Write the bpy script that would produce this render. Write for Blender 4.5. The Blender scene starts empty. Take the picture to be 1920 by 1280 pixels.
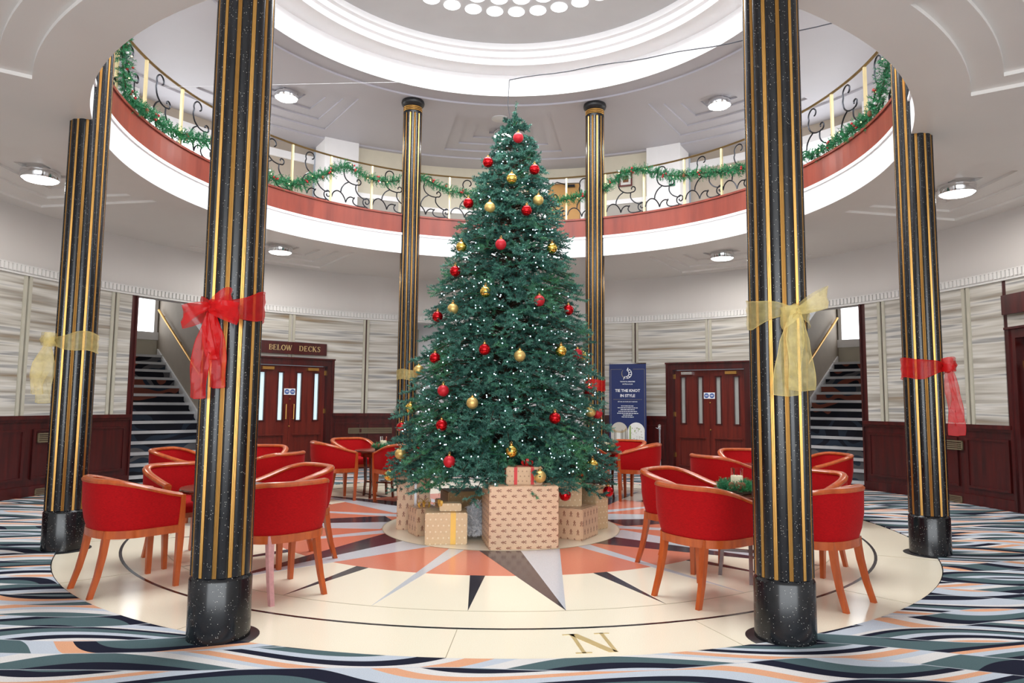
import bpy, bmesh, math, random
import numpy as np
from mathutils import Vector, Matrix

sc = bpy.context.scene
COL = sc.collection
PI = math.pi
rnd = random.Random(7)
rng = np.random.default_rng(11)

# ------------------------------------------------------------------ camera, world, exposure
cd = bpy.data.cameras.new('camera')
cd.sensor_width = 36.0
cd.lens = 24.2935
cd.clip_start = 0.05
cam = bpy.data.objects.new('camera', cd)
COL.objects.link(cam)
R_ = Matrix(((0.9997538162, -0.0110592150, -0.0192354026),
             (-0.0201367055, -0.0881789258, -0.9959010946),
             (0.0093177273, 0.9960432576, -0.0883799137)))
# columns of R_ are right, up, backward
cam.matrix_world = Matrix.Translation((-0.0504, -8.0505, 1.3452)) @ R_.to_4x4()
R3 = Matrix(((R_[0][0], R_[0][1], R_[0][2]), (R_[1][0], R_[1][1], R_[1][2]), (R_[2][0], R_[2][1], R_[2][2])))
sc.camera = cam

w = bpy.data.worlds.new('world')
sc.world = w
w.use_nodes = True
bg = w.node_tree.nodes['Background']
bg.inputs[0].default_value = (0.80, 0.88, 1.0, 1)
bg.inputs[1].default_value = 0.35
sc.view_settings.view_transform = 'Standard'
sc.view_settings.look = 'None'
sc.view_settings.gamma = 1.0
sc.view_settings.use_curve_mapping = False
sc.view_settings.exposure = 0.12


def area(name, loc, aim, sx, sy, power, color=(1, 1, 1), shape='RECTANGLE', spread=PI):
    l = bpy.data.lights.new(name, 'AREA')
    l.shape = shape
    l.size = sx
    l.size_y = sy
    l.energy = power
    l.color = color
    l.spread = spread
    o = bpy.data.objects.new(name, l)
    COL.objects.link(o)
    o.location = loc
    o.rotation_euler = (Vector(aim) - Vector(loc)).to_track_quat('-Z', 'Y').to_euler()
    return o


# daylight through the glazed entrance front behind the photographer
area('entrance_daylight', (0, -12.2, 2.1), (0, 0, 2.0), 11.0, 3.4, 620, (0.93, 0.97, 1.0))
# daylight through the tall gallery windows on both flanks
for sx in (-1, 1):
    area('gallery_daylight', (sx * 6.9, -1.4, 5.7), (0, 0, 4.6), 3.4, 1.5, 90, (0.95, 0.98, 1.0))
# daylight coming down through the lens skylight
area('skylight_daylight', (0, 0, 7.33), (0, 0, 0), 4.6, 4.6, 480, (0.97, 0.985, 1.0), 'DISK')
# daylight through the first-floor windows over the entrance
for a_ in (-152, 180, 152):
    r_ = math.radians(a_)
    area('facade_daylight', (7.2 * math.sin(r_), 7.2 * math.cos(r_), 5.65), (0, 0, 5.5), 3.2, 1.6, 130, (0.94, 0.97, 1.0))

# ------------------------------------------------------------------ materials
MATS = {}


def nt(name):
    m = bpy.data.materials.new(name)
    m.use_nodes = True
    t = m.node_tree
    b = t.nodes['Principled BSDF']
    return m, t, b


class N:
    """tiny node graph helper"""
    def __init__(s, t):
        s.t = t

    def n(s, typ, **kw):
        x = s.t.nodes.new(typ)
        for k, v in kw.items():
            setattr(x, k, v)
        return x

    def put(s, sock, v):
        if hasattr(v, 'links') or isinstance(v, bpy.types.NodeSocket):
            s.t.links.new(v, sock)
        else:
            sock.default_value = v

    def math(s, op, a, b=None, c=None, clamp=False):
        x = s.n('ShaderNodeMath', operation=op, use_clamp=clamp)
        s.put(x.inputs[0], a)
        if b is not None:
            s.put(x.inputs[1], b)
        if c is not None:
            s.put(x.inputs[2], c)
        return x.outputs[0]

    def coord(s, kind='Object'):
        return s.n('ShaderNodeTexCoord').outputs[kind]

    def xyz(s, v):
        x = s.n('ShaderNodeSeparateXYZ')
        s.t.links.new(v, x.inputs[0])
        return x.outputs

    def comb(s, x, y, z=0.0):
        c = s.n('ShaderNodeCombineXYZ')
        for i, v in enumerate((x, y, z)):
            s.put(c.inputs[i], v)
        return c.outputs[0]

    def mapv(s, v, scale=(1, 1, 1), rot=(0, 0, 0), loc=(0, 0, 0)):
        x = s.n('ShaderNodeMapping')
        s.t.links.new(v, x.inputs[0])
        x.inputs['Location'].default_value = loc
        x.inputs['Rotation'].default_value = rot
        x.inputs['Scale'].default_value = scale
        return x.outputs[0]

    def noise(s, v, scale=5.0, detail=2.0, rough=0.5, dim='3D'):
        x = s.n('ShaderNodeTexNoise', noise_dimensions=dim)
        if v is not None:
            s.t.links.new(v, x.inputs['Vector'])
        x.inputs['Scale'].default_value = scale
        x.inputs['Detail'].default_value = detail
        x.inputs['Roughness'].default_value = rough
        return x.outputs['Fac']

    def ramp(s, f, stops, interp='LINEAR'):
        x = s.n('ShaderNodeValToRGB')
        r = x.color_ramp
        r.interpolation = interp
        while len(r.elements) < len(stops):
            r.elements.new(0.5)
        for e, (p, c) in zip(r.elements, stops):
            e.position = p
            e.color = (*c, 1)
        s.put(x.inputs[0], f)
        return x.outputs[0]

    def mix(s, f, a, b, mode='MIX'):
        x = s.n('ShaderNodeMix', data_type='RGBA', blend_type=mode)
        s.put(x.inputs[0], f)
        for i, v in ((6, a), (7, b)):
            if isinstance(v, tuple):
                x.inputs[i].default_value = (*v[:3], 1)
            else:
                s.t.links.new(v, x.inputs[i])
        return x.outputs[2]

    def bump(s, h, strength=0.2, dist=0.01):
        x = s.n('ShaderNodeBump')
        x.inputs['Strength'].default_value = strength
        x.inputs['Distance'].default_value = dist
        s.t.links.new(h, x.inputs['Height'])
        return x.outputs[0]


def srgb(r, g, b):
    f = lambda c: (c / 12.92 if c <= 0.04045 else ((c + 0.055) / 1.055) ** 2.4)
    return (f(r / 255), f(g / 255), f(b / 255))


def plain(name, col, rough=0.5, metal=0.0, var=0.06, vscale=6.0, bump=0.0, bscale=80.0, spec=0.5, coat=0.0):
    m, t, b = nt(name)
    g = N(t)
    v = g.coord()
    f = g.noise(v, vscale, 3)
    lo = tuple(max(0, c * (1 - var)) for c in col)
    hi = tuple(min(1, c * (1 + var)) for c in col)
    c = g.ramp(f, [(0.3, lo), (0.7, hi)])
    t.links.new(c, b.inputs['Base Color'])
    b.inputs['Roughness'].default_value = rough
    b.inputs['Metallic'].default_value = metal
    b.inputs['Specular IOR Level'].default_value = spec
    b.inputs['Coat Weight'].default_value = coat
    if bump:
        t.links.new(g.bump(g.noise(v, bscale, 3), bump, 0.004), b.inputs['Normal'])
    MATS[name] = m
    return m


def emit(name, col, strength):
    m, t, b = nt(name)
    b.inputs['Base Color'].default_value = (*col, 1)
    b.inputs['Emission Color'].default_value = (*col, 1)
    b.inputs['Emission Strength'].default_value = strength
    MATS[name] = m
    return m


def wood(name, a, c, scale=(30, 30, 2.0), rough=0.35, coat=0.15):
    m, t, b = nt(name)
    g = N(t)
    v = g.mapv(g.coord(), scale)
    f = g.noise(v, 1.0, 5, 0.6)
    cc = g.ramp(f, [(0.3, a), (0.7, c)])
    t.links.new(cc, b.inputs['Base Color'])
    b.inputs['Roughness'].default_value = rough
    b.inputs['Coat Weight'].default_value = coat
    b.inputs['Coat Roughness'].default_value = 0.2
    MATS[name] = m
    return m


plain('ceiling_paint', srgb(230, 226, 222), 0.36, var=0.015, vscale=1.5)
plain('shaded_ceiling_paint', srgb(188, 187, 196), 0.5, var=0.015, vscale=1.5)  # same paint as the soffit; the upper storey's shade is put into the colour
plain('dome_paint', srgb(205, 206, 208), 0.7, var=0.03, vscale=2.0)
plain('white_paint', srgb(244, 244, 246), 0.45, var=0.01)
plain('wall_paint', srgb(206, 201, 197), 0.6, var=0.02, vscale=1.0)
plain('cornice_paint', srgb(222, 220, 217), 0.5, var=0.01)
plain('beige_paint', srgb(214, 208, 190), 0.7, var=0.02)
plain('taupe_paint', srgb(178, 166, 152), 0.7, var=0.03)
plain('grey_paint', srgb(172, 168, 162), 0.7, var=0.03)
plain('chrome', (0.82, 0.83, 0.85), 0.12, 1.0, var=0.02)
plain('brass', srgb(196, 150, 84), 0.33, 1.0, var=0.05)
plain('rail_brass', srgb(222, 205, 158), 0.42, 0.55, var=0.05)
plain('dark_brass', srgb(150, 126, 84), 0.35, 0.9, var=0.1)
plain('bright_gold', srgb(236, 200, 96), 0.12, 1.0, var=0.03)
plain('matte_gold', srgb(226, 194, 120), 0.42, 0.75, var=0.03)
plain('shiny_red', srgb(196, 16, 26), 0.10, 0.75, var=0.05)
plain('matte_red', srgb(200, 30, 45), 0.42, 0.25, var=0.05)
plain('iron', srgb(42, 44, 50), 0.32, 0.7, var=0.1)
plain('black_gloss', srgb(20, 21, 24), 0.4, var=0.2)
plain('dark_wire', srgb(60, 62, 70), 0.5)
plain('wax', srgb(245, 235, 200), 0.5)
plain('berry', srgb(178, 30, 38), 0.35)
plain('cone_brown', srgb(120, 78, 50), 0.8)
plain('snow_white', srgb(236, 238, 242), 0.6, var=0.03)
plain('bark', srgb(70, 55, 40), 0.9)
plain('sign_white', srgb(240, 242, 245), 0.5)
plain('sign_blue', srgb(40, 85, 160), 0.5)
plain('sign_green', srgb(30, 120, 85), 0.5)
plain('banner_blue', srgb(18, 38, 92), 0.5, var=0.02)
plain('banner_gold', srgb(150, 140, 110), 0.5)
plain('ink_dark', srgb(40, 45, 50), 0.6)
plain('grille_metal', srgb(128, 116, 92), 0.5, 0.4)
plain('dark_gap', srgb(18, 10, 10), 0.9)
plain('tan_door', srgb(196, 148, 84), 0.5, var=0.05)
plain('seam', srgb(160, 150, 120), 0.4)
plain('coral_terrazzo', srgb(214, 128, 102), 0.16, var=0.10, vscale=160)
plain('charcoal_terrazzo', srgb(58, 54, 62), 0.14, var=0.30, vscale=160)
plain('grey_terrazzo', srgb(198, 202, 208), 0.16, var=0.08, vscale=160)
plain('inlay_black', srgb(34, 32, 36), 0.2)
plain('letter_gold', srgb(206, 182, 128), 0.3, 0.2)
plain('stair_nosing', srgb(205, 206, 208), 0.35, 0.3)
plain('red_ribbon_satin', srgb(212, 36, 36), 0.35)
plain('gold_ribbon_satin', srgb(238, 190, 90), 0.4, 0.2)
plain('silver_ribbon_satin', srgb(210, 210, 214), 0.3, 0.3)
plain('photo_white', srgb(232, 232, 228), 0.6)
plain('photo_grey', srgb(190, 186, 176), 0.6)
plain('photo_gold', srgb(176, 148, 90), 0.6)
plain('photo_green', srgb(150, 170, 110), 0.6)
plain('photo_orange', srgb(226, 160, 50), 0.6)
wood('mahogany', srgb(46, 7, 7), srgb(80, 16, 14), (14, 14, 1.2), 0.32, 0.2)
wood('door_wood', srgb(76, 16, 11), srgb(114, 34, 22), (16, 16, 1.0), 0.32, 0.2)
wood('balcony_wood', srgb(116, 46, 34), srgb(150, 66, 48), (5, 5, 0.6), 0.35, 0.2)
wood('chair_wood', srgb(158, 66, 24), srgb(192, 92, 40), (20, 20, 3), 0.28, 0.3)
wood('table_wood', srgb(60, 22, 14), srgb(104, 44, 26), (3, 14, 14), 0.16, 0.5)
emit('lamp_glow', (1.0, 0.985, 0.96), 9.0)
emit('lens_glow', (0.97, 0.985, 1.0), 2.2)
emit('window_glow', (0.94, 0.97, 1.0), 2.6)
emit('frosted_glow', srgb(190, 214, 222), 0.75)
emit('bulb_glow', (0.66, 0.86, 1.0), 4.0)
emit('warm_bulb', (1.0, 0.80, 0.35), 4.0)


def m_floor():
    m, t, b = nt('cream_terrazzo')
    g = N(t)
    v = g.coord()
    a = g.noise(v, 220, 2)
    c = g.ramp(a, [(0.35, srgb(242, 230, 204)), (0.6, srgb(251, 243, 221)), (0.75, srgb(254, 250, 236))])
    big = g.noise(v, 0.9, 3)
    c2 = g.mix(g.math('MULTIPLY', big, 0.25), c, srgb(244, 234, 212))
    t.links.new(c2, b.inputs['Base Color'])
    b.inputs['Roughness'].default_value = 0.14
    MATS['cream_terrazzo'] = m


m_floor()


def m_carpet(name, dim=1.0):
    m, t, b = nt(name)
    g = N(t)
    v = g.coord()
    x, y, z = g.xyz(v)
    # two families of long waves running across the room
    n1 = g.noise(g.comb(g.math('MULTIPLY', x, 0.55), g.math('MULTIPLY', y, 1.5), 0.0), 1.0, 0.0)
    n2 = g.noise(g.comb(g.math('MULTIPLY', x, 0.70), g.math('MULTIPLY', y, 1.1), 7.3), 1.0, 0.0)
    s1 = g.math('SINE', g.math('ADD', g.math('MULTIPLY', x, 2.5), g.math('MULTIPLY', y, 2.1)))
    s2 = g.math('SINE', g.math('ADD', g.math('MULTIPLY', x, 2.9), g.math('MULTIPLY', y, -3.3)))
    f1 = g.math('ADD', g.math('MULTIPLY', y, 1.35), g.math('MULTIPLY', n1, 0.55))
    f1 = g.math('FRACT', g.math('ADD', f1, g.math('MULTIPLY', s1, 0.17)))
    f2 = g.math('ADD', g.math('MULTIPLY', y, 1.22), g.math('MULTIPLY', n2, -0.5))
    f2 = g.math('FRACT', g.math('ADD', f2, g.math('MULTIPLY', s2, 0.18)))
    NAV, TEA, BLU, WHI, PEA = srgb(30, 33, 50), srgb(84, 106, 110), srgb(196, 205, 216), srgb(224, 222, 220), srgb(228, 170, 134)
    c1 = g.ramp(f1, [(0.0, BLU), (0.11, NAV), (0.22, TEA), (0.34, WHI), (0.43, BLU), (0.50, PEA), (0.59, WHI), (0.65, NAV), (0.74, BLU), (0.82, TEA), (0.91, NAV), (0.96, WHI)], 'CONSTANT')
    c2 = g.ramp(f2, [(0.0, TEA), (0.09, NAV), (0.18, BLU), (0.30, PEA), (0.38, WHI), (0.46, NAV), (0.55, TEA), (0.67, BLU), (0.77, PEA), (0.84, NAV), (0.92, TEA)], 'CONSTANT')
    fr = g.math('SINE', g.math('ADD', g.math('ADD', g.math('MULTIPLY', y, 12.5), g.math('MULTIPLY', n2, 4.5)), g.math('MULTIPLY', s1, -1.1)))
    c = g.mix(g.math('GREATER_THAN', fr, 0.15), c1, c2)
    e1 = g.math('LESS_THAN', g.math('ABSOLUTE', g.math('SUBTRACT', fr, 0.15)), 0.06)
    c = g.mix(g.math('MULTIPLY', e1, 0.75), c, srgb(206, 212, 220))
    pile = g.noise(v, 260, 2)
    c = g.mix(1.0, c, g.ramp(pile, [(0.3, (0.72 * dim,) * 3), (0.7, (1.0 * dim,) * 3)]), 'MULTIPLY')
    t.links.new(c, b.inputs['Base Color'])
    b.inputs['Roughness'].default_value = 0.95
    b.inputs['Specular IOR Level'].default_value = 0.1
    t.links.new(g.bump(pile, 0.25, 0.004), b.inputs['Normal'])
    MATS[name] = m


m_carpet('wave_carpet')


def m_stair_carpet():
    m, t, b = nt('stair_carpet')
    g = N(t)
    v = g.coord()
    x, y, z = g.xyz(v)
    a = g.math('ADD', g.math('MULTIPLY', z, 6.0), g.math('MULTIPLY', g.noise(v, 1.7, 1), 9.0))
    n_ = g.n('ShaderNodeTexWhiteNoise', noise_dimensions='1D')
    g.put(n_.inputs['W'], g.math('FLOOR', a))
    c = g.ramp(n_.outputs['Value'], [(0, srgb(20, 20, 30)), (0.45, srgb(42, 52, 66)), (0.62, srgb(24, 24, 36)), (0.78, srgb(122, 66, 52)), (0.9, srgb(92, 90, 92))], 'CONSTANT')
    t.links.new(c, b.inputs['Base Color'])
    b.inputs['Roughness'].default_value = 0.95
    MATS['stair_carpet'] = m


m_stair_carpet()


def m_granite():
    m, t, b = nt('black_terrazzo')
    g = N(t)
    v = g.coord()
    vo = g.n('ShaderNodeTexVoronoi', feature='F1')
    t.links.new(v, vo.inputs['Vector'])
    vo.inputs['Scale'].default_value = 125
    vo.inputs['Randomness'].default_value = 1.0
    wn = g.n('ShaderNodeTexWhiteNoise', noise_dimensions='3D')
    t.links.new(vo.outputs['Position'], wn.inputs['Vector'])
    pick = g.math('GREATER_THAN', wn.outputs['Value'], 0.83)
    small = g.math('LESS_THAN', vo.outputs['Distance'], g.math('MULTIPLY', wn.outputs['Value'], 0.24))
    sp = g.math('MULTIPLY', pick, small)
    base = g.ramp(g.noise(v, 9, 4), [(0.3, srgb(10, 11, 14)), (0.75, srgb(30, 32, 36))])
    c = g.mix(sp, base, srgb(190, 188, 178))
    t.links.new(c, b.inputs['Base Color'])
    b.inputs['Roughness'].default_value = 0.2
    MATS['black_terrazzo'] = m


m_granite()


def m_wallpaper():
    m, t, b = nt('brushed_wallpaper')
    g = N(t)
    x, y, z = g.xyz(g.coord())
    u = g.math('MULTIPLY', g.math('ARCTAN2', x, y), 6.67)
    p = g.comb(g.math('MULTIPLY', u, 0.42), g.math('MULTIPLY', z, 10.0), 0.0)
    f = g.noise(p, 1.0, 2, 0.5)
    p2 = g.comb(g.math('MULTIPLY', u, 1.6), g.math('MULTIPLY', z, 34.0), 4.0)
    f2 = g.noise(p2, 1.0, 2, 0.5)
    c = g.ramp(f, [(0.28, srgb(132, 108, 74)), (0.38, srgb(150, 143, 132)), (0.47, srgb(190, 185, 174)), (0.56, srgb(214, 211, 204)), (0.64, srgb(140, 141, 142)), (0.74, srgb(190, 183, 168))])
    c = g.mix(g.math('MULTIPLY', f2, 0.35), c, g.ramp(f2, [(0.35, srgb(140, 138, 134)), (0.65, srgb(216, 212, 204))]))
    t.links.new(c, b.inputs['Base Color'])
    b.inputs['Roughness'].default_value = 0.42
    t.links.new(g.bump(f, 0.25, 0.01), b.inputs['Normal'])
    MATS['brushed_wallpaper'] = m


m_wallpaper()


def m_fabric():
    m, t, b = nt('red_fabric')
    g = N(t)
    v = g.coord()
    f = g.noise(g.mapv(v, (60, 60, 220)), 1.0, 3)
    f2 = g.noise(v, 5, 3)
    c = g.ramp(f, [(0.3, srgb(138, 2, 8)), (0.7, srgb(178, 6, 14))])
    c = g.mix(g.math('MULTIPLY', f2, 0.4), c, srgb(182, 8, 16))
    t.links.new(c, b.inputs['Base Color'])
    b.inputs['Roughness'].default_value = 0.85
    b.inputs['Sheen Weight'].default_value = 0.06
    b.inputs['Specular IOR Level'].default_value = 0.2
    b.inputs['Sheen Roughness'].default_value = 0.4
    b.inputs['Sheen Tint'].default_value = (1.0, 0.55, 0.5, 1)
    t.links.new(g.bump(f, 0.2, 0.002), b.inputs['Normal'])
    MATS['red_fabric'] = m


m_fabric()


def m_needles(name, a, c, warm):
    m, t, b = nt(name)
    g = N(t)
    v = g.coord()
    f = g.noise(v, 9, 3)
    f2 = g.noise(v, 2.2, 2)
    cc = g.ramp(f, [(0.3, a), (0.7, c)])
    cc = g.mix(g.ramp(f2, [(0.56, (0, 0, 0)), (0.68, (1, 1, 1))]), cc, warm)
    t.links.new(cc, b.inputs['Base Color'])
    b.inputs['Roughness'].default_value = 0.55
    MATS[name] = m


m_needles('tree_needles', srgb(14, 62, 58), srgb(96, 160, 140), srgb(80, 146, 100))
m_needles('garland_needles', srgb(24, 104, 66), srgb(54, 150, 96), srgb(40, 130, 70))


def m_sheer(name, col, alpha):
    m, t, b = nt(name)
    g = N(t)
    tr = g.n('ShaderNodeBsdfTransparent')
    mx = g.n('ShaderNodeMixShader')
    tl = g.n('ShaderNodeBsdfTranslucent')
    tl.inputs[0].default_value = (*col, 1)
    m2 = g.n('ShaderNodeMixShader')
    m2.inputs[0].default_value = 0.35
    b.inputs['Base Color'].default_value = (*col, 1)
    b.inputs['Roughness'].default_value = 0.35
    t.links.new(b.outputs[0], m2.inputs[1])
    t.links.new(tl.outputs[0], m2.inputs[2])
    v = g.coord()
    f = g.noise(v, 22, 3)
    a = g.math('ADD', g.math('MULTIPLY', f, 0.35), alpha - 0.17, clamp=True)
    t.links.new(a, mx.inputs[0])
    t.links.new(tr.outputs[0], mx.inputs[1])
    t.links.new(m2.outputs[0], mx.inputs[2])
    t.links.new(mx.outputs[0], t.nodes['Material Output'].inputs[0])
    MATS[name] = m


m_sheer('red_organza', srgb(232, 26, 30), 0.62)
m_sheer('gold_organza', srgb(255, 236, 160), 0.38)


def m_glass():
    m, t, b = nt('clear_glass')
    b.inputs['Transmission Weight'].default_value = 1.0
    b.inputs['Roughness'].default_value = 0.02
    b.inputs['IOR'].default_value = 1.2
    b.inputs['Base Color'].default_value = (0.95, 0.97, 0.97, 1)
    MATS['clear_glass'] = m


m_glass()


def m_kraft(name, kind, base, mark, size=0.075, turn=False):
    """printed wrapping paper (flat print on UV metres)"""
    m, t, b = nt(name)
    g = N(t)
    uv = g.coord('UV')
    x, y, z = g.xyz(uv)
    sx, sy = (0.095, 0.052) if turn else (size, size * 1.15)
    u = g.math('DIVIDE', x, sx)
    v = g.math('DIVIDE', y, sy)
    row = g.math('FLOOR', v)
    u = g.math('ADD', u, g.math('MULTIPLY', g.math('MODULO', row, 2.0), 0.5))
    cu = g.math('SUBTRACT', g.math('FRACT', u), 0.5)
    cv = g.math('SUBTRACT', g.math('FRACT', v), 0.5)
    if turn:
        cu, cv = g.math('MULTIPLY', cv, sy / 0.075), g.math('MULTIPLY', cu, -sx / 0.078)

    def ell(ox, oy, rx, ry):
        a = g.math('DIVIDE', g.math('SUBTRACT', cu, ox), rx)
        c = g.math('DIVIDE', g.math('SUBTRACT', cv, oy), ry)
        return g.math('LESS_THAN', g.math('ADD', g.math('MULTIPLY', a, a), g.math('MULTIPLY', c, c)), 1.0)
    if kind == 'figure':
        parts = [ell(0, 0.20, .10, .10), ell(0, 0, .09, .17), ell(0, .06, .24, .05), ell(-.11, -.22, .06, .13), ell(.11, -.22, .06, .13)]
    else:
        parts = [ell(0, 0, .15, .15)]
    f = parts[0]
    for p in parts[1:]:
        f = g.math('MAXIMUM', f, p)
    n_ = g.noise(uv, 40, 3)
    c = g.ramp(n_, [(0.3, tuple(k * 0.93 for k in base)), (0.7, base)])
    c = g.mix(g.math('MULTIPLY', f, 0.8), c, mark)
    t.links.new(c, b.inputs['Base Color'])
    b.inputs['Roughness'].default_value = 0.38
    t.links.new(g.bump(g.noise(uv, 9, 3), 0.15, 0.02), b.inputs['Normal'])
    MATS[name] = m


KR = srgb(230, 194, 160)
m_kraft('kraft_figures', 'figure', KR, srgb(132, 66, 48), 0.075)
m_kraft('kraft_figures_sideways', 'figure', KR, srgb(132, 66, 48), 0.060, True)
m_kraft('kraft_dots', 'dot', srgb(226, 196, 154), srgb(246, 230, 202), 0.05)
m_kraft('kraft_stars', 'dot', srgb(214, 178, 140), srgb(150, 110, 80), 0.04)
m_kraft('kraft_brown', 'dot', srgb(166, 132, 88), srgb(196, 166, 120), 0.05)


# ------------------------------------------------------------------ mesh builder
def pol(az, r, z=0.0):
    a = math.radians(az)
    return Vector((r * math.sin(a), r * math.cos(a), z))


class MB:
    def __init__(s):
        s.v = []
        s.f = []

    def add(s, vs, fs, M=None):
        o = len(s.v)
        for p in vs:
            p = Vector(p)
            s.v.append(M @ p if M is not None else p)
        s.f += [tuple(i + o for i in f) for f in fs]

    def box(s, c, d, M=None, taper=1.0):
        x, y, z = (k / 2 for k in d)
        t = taper
        vs = [(c[0] + sx * x * (t if sz > 0 else 1), c[1] + sy * y * (t if sz > 0 else 1), c[2] + sz * z) for sz in (-1, 1) for sy in (-1, 1) for sx in (-1, 1)]
        s.add(vs, [(0, 2, 3, 1), (4, 5, 7, 6), (0, 1, 5, 4), (2, 6, 7, 3), (0, 4, 6, 2), (1, 3, 7, 5)], M)

    def lathe(s, prof, seg=24, M=None, cap=True):
        n = len(prof)
        vs = []
        for i in range(seg):
            a = 2 * PI * i / seg
            for r, z in prof:
                vs.append((r * math.cos(a), r * math.sin(a), z))
        fs = []
        for i in range(seg):
            j = (i + 1) % seg
            for k in range(n - 1):
                fs.append((i * n + k, j * n + k, j * n + k + 1, i * n + k + 1))
        if cap:
            if prof[0][0] > 1e-6:
                fs.append(tuple(i * n for i in reversed(range(seg))))
            if prof[-1][0] > 1e-6:
                fs.append(tuple(i * n + n - 1 for i in range(seg)))
        s.add(vs, fs, M)

    def sphere(s, c, r, seg=10, rings=6, sz=1.0):
        prof = [(max(1e-5, r * math.sin(PI * k / rings)), -r * sz * math.cos(PI * k / rings)) for k in range(rings + 1)]
        s.lathe(prof, seg, Matrix.Translation(c), cap=False)

    def tube(s, pts, rad, seg=6, closed=False, M=None, flat=1.0):
        pts = [Vector(p) for p in pts]
        n = len(pts)
        vs = []
        up = Vector((0, 0, 1))
        prev = None
        for i, p in enumerate(pts):
            if closed:
                d = pts[(i + 1) % n] - pts[i - 1]
            else:
                d = pts[min(i + 1, n - 1)] - pts[max(i - 1, 0)]
            d = d.normalized() if d.length > 1e-9 else Vector((0, 0, 1))
            if prev is None:
                a = d.cross(up if abs(d.z) < 0.95 else Vector((1, 0, 0))).normalized()
            else:
                a = (prev - d * prev.dot(d))
                a = a.normalized() if a.length > 1e-6 else d.orthogonal().normalized()
            prev = a
            b = d.cross(a)
            r = rad[i] if isinstance(rad, (list, tuple)) else rad
            for k in range(seg):
                t = 2 * PI * k / seg
                vs.append(p + a * (r * math.cos(t)) + b * (r * flat * math.sin(t)))
        fs = []
        for i in range(n if closed else n - 1):
            j = (i + 1) % n
            for k in range(seg):
                l = (k + 1) % seg
                fs.append((i * seg + k, i * seg + l, j * seg + l, j * seg + k))
        if not closed:
            fs.append(tuple(reversed(range(seg))))
            fs.append(tuple((n - 1) * seg + k for k in range(seg)))
        s.add(vs, fs, M)

    def arc(s, r0, r1, z0, z1, az0, az1, step=2.5, M=None):
        """solid annular sector between radii, heights and azimuths"""
        n = max(1, int(math.ceil(abs(az1 - az0) / step)))
        full = abs(az1 - az0) >= 359.9
        vs = []
        for i in range(n + (0 if full else 1)):
            az = az0 + (az1 - az0) * i / n
            for r, z in ((r0, z0), (r1, z0), (r1, z1), (r0, z1)):
                vs.append(pol(az, r, z))
        fs = []
        cnt = n
        tot = n + (0 if full else 1)
        for i in range(cnt):
            a, b = i * 4, ((i + 1) % tot) * 4
            for k in range(4):
                l = (k + 1) % 4
                fs.append((a + k, a + l, b + l, b + k))
        if not full:
            fs.append((3, 2, 1, 0))
            e = n * 4
            fs.append((e, e + 1, e + 2, e + 3))
        s.add(vs, fs, M)

    def prism(s, poly, z0, z1, M=None):
        n = len(poly)
        vs = [(x, y, z0) for x, y in poly] + [(x, y, z1) for x, y in poly]
        fs = [tuple(reversed(range(n))), tuple(range(n, 2 * n))]
        for i in range(n):
            j = (i + 1) % n
            fs.append((i, j, n + j, n + i))
        s.add(vs, fs, M)

    def strip(s, rows):
        """grid surface from rows of points"""
        n = len(rows[0])
        vs = [p for r in rows for p in r]
        fs = []
        for i in range(len(rows) - 1):
            for k in range(n - 1):
                fs.append((i * n + k, i * n + k + 1, (i + 1) * n + k + 1, (i + 1) * n + k))
        s.add(vs, fs)

    def mesh(s, name, mat, smooth=False, bevel=0.0):
        me = bpy.data.meshes.new(name)
        me.from_pydata([tuple(p) for p in s.v], [], s.f)
        bm = bmesh.new()
        bm.from_mesh(me)
        bmesh.ops.recalc_face_normals(bm, faces=bm.faces)
        if bevel:
            bmesh.ops.bevel(bm, geom=bm.edges[:], offset=bevel, segments=2, affect='EDGES', profile=0.6)
        if smooth:
            for f in bm.faces:
                f.smooth = True
            ang = math.radians(40)
            for e in bm.edges:
                if len(e.link_faces) == 2:
                    if e.calc_face_angle(0) > ang:
                        e.smooth = False
        bm.to_mesh(me)
        bm.free()
        me.materials.append(MATS[mat])
        return me

    def obj(s, name, mat, parent=None, smooth=False, bevel=0.0):
        return link(name, s.mesh(name, mat, smooth, bevel), parent)


def link(name, me, parent=None):
    o = bpy.data.objects.new(name, me)
    COL.objects.link(o)
    if parent is not None:
        o.parent = parent
    return o


def raw_mesh(name, V, F, mat, smooth=False):
    """fast numpy triangles"""
    me = bpy.data.meshes.new(name)
    V = np.asarray(V, np.float32).reshape(-1, 3)
    F = np.asarray(F, np.int32).reshape(-1, 3)
    me.vertices.add(len(V))
    me.vertices.foreach_set('co', V.ravel())
    me.loops.add(len(F) * 3)
    me.loops.foreach_set('vertex_index', F.ravel())
    me.polygons.add(len(F))
    me.polygons.foreach_set('loop_start', np.arange(0, len(F) * 3, 3, dtype=np.int32))
    me.polygons.foreach_set('loop_total', np.full(len(F), 3, np.int32))
    me.update(calc_edges=True)
    me.materials.append(MATS[mat])
    return me


def thing(name, label, cat, loc=(0, 0, 0), az=0.0, group=None):
    o = bpy.data.objects.new(name, None)
    o.empty_display_size = 0.1
    COL.objects.link(o)
    o.location = loc
    o.rotation_euler = (0, 0, -math.radians(az))
    tag(o, label, cat, group)
    return o


def tag(o, label, cat, group=None):
    o['label'] = label
    o['category'] = cat
    if group:
        o['group'] = group
    return o


def structure(o):
    o['kind'] = 'structure'
    return o


def stuff(o):
    o['kind'] = 'stuff'
    return o


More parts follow.
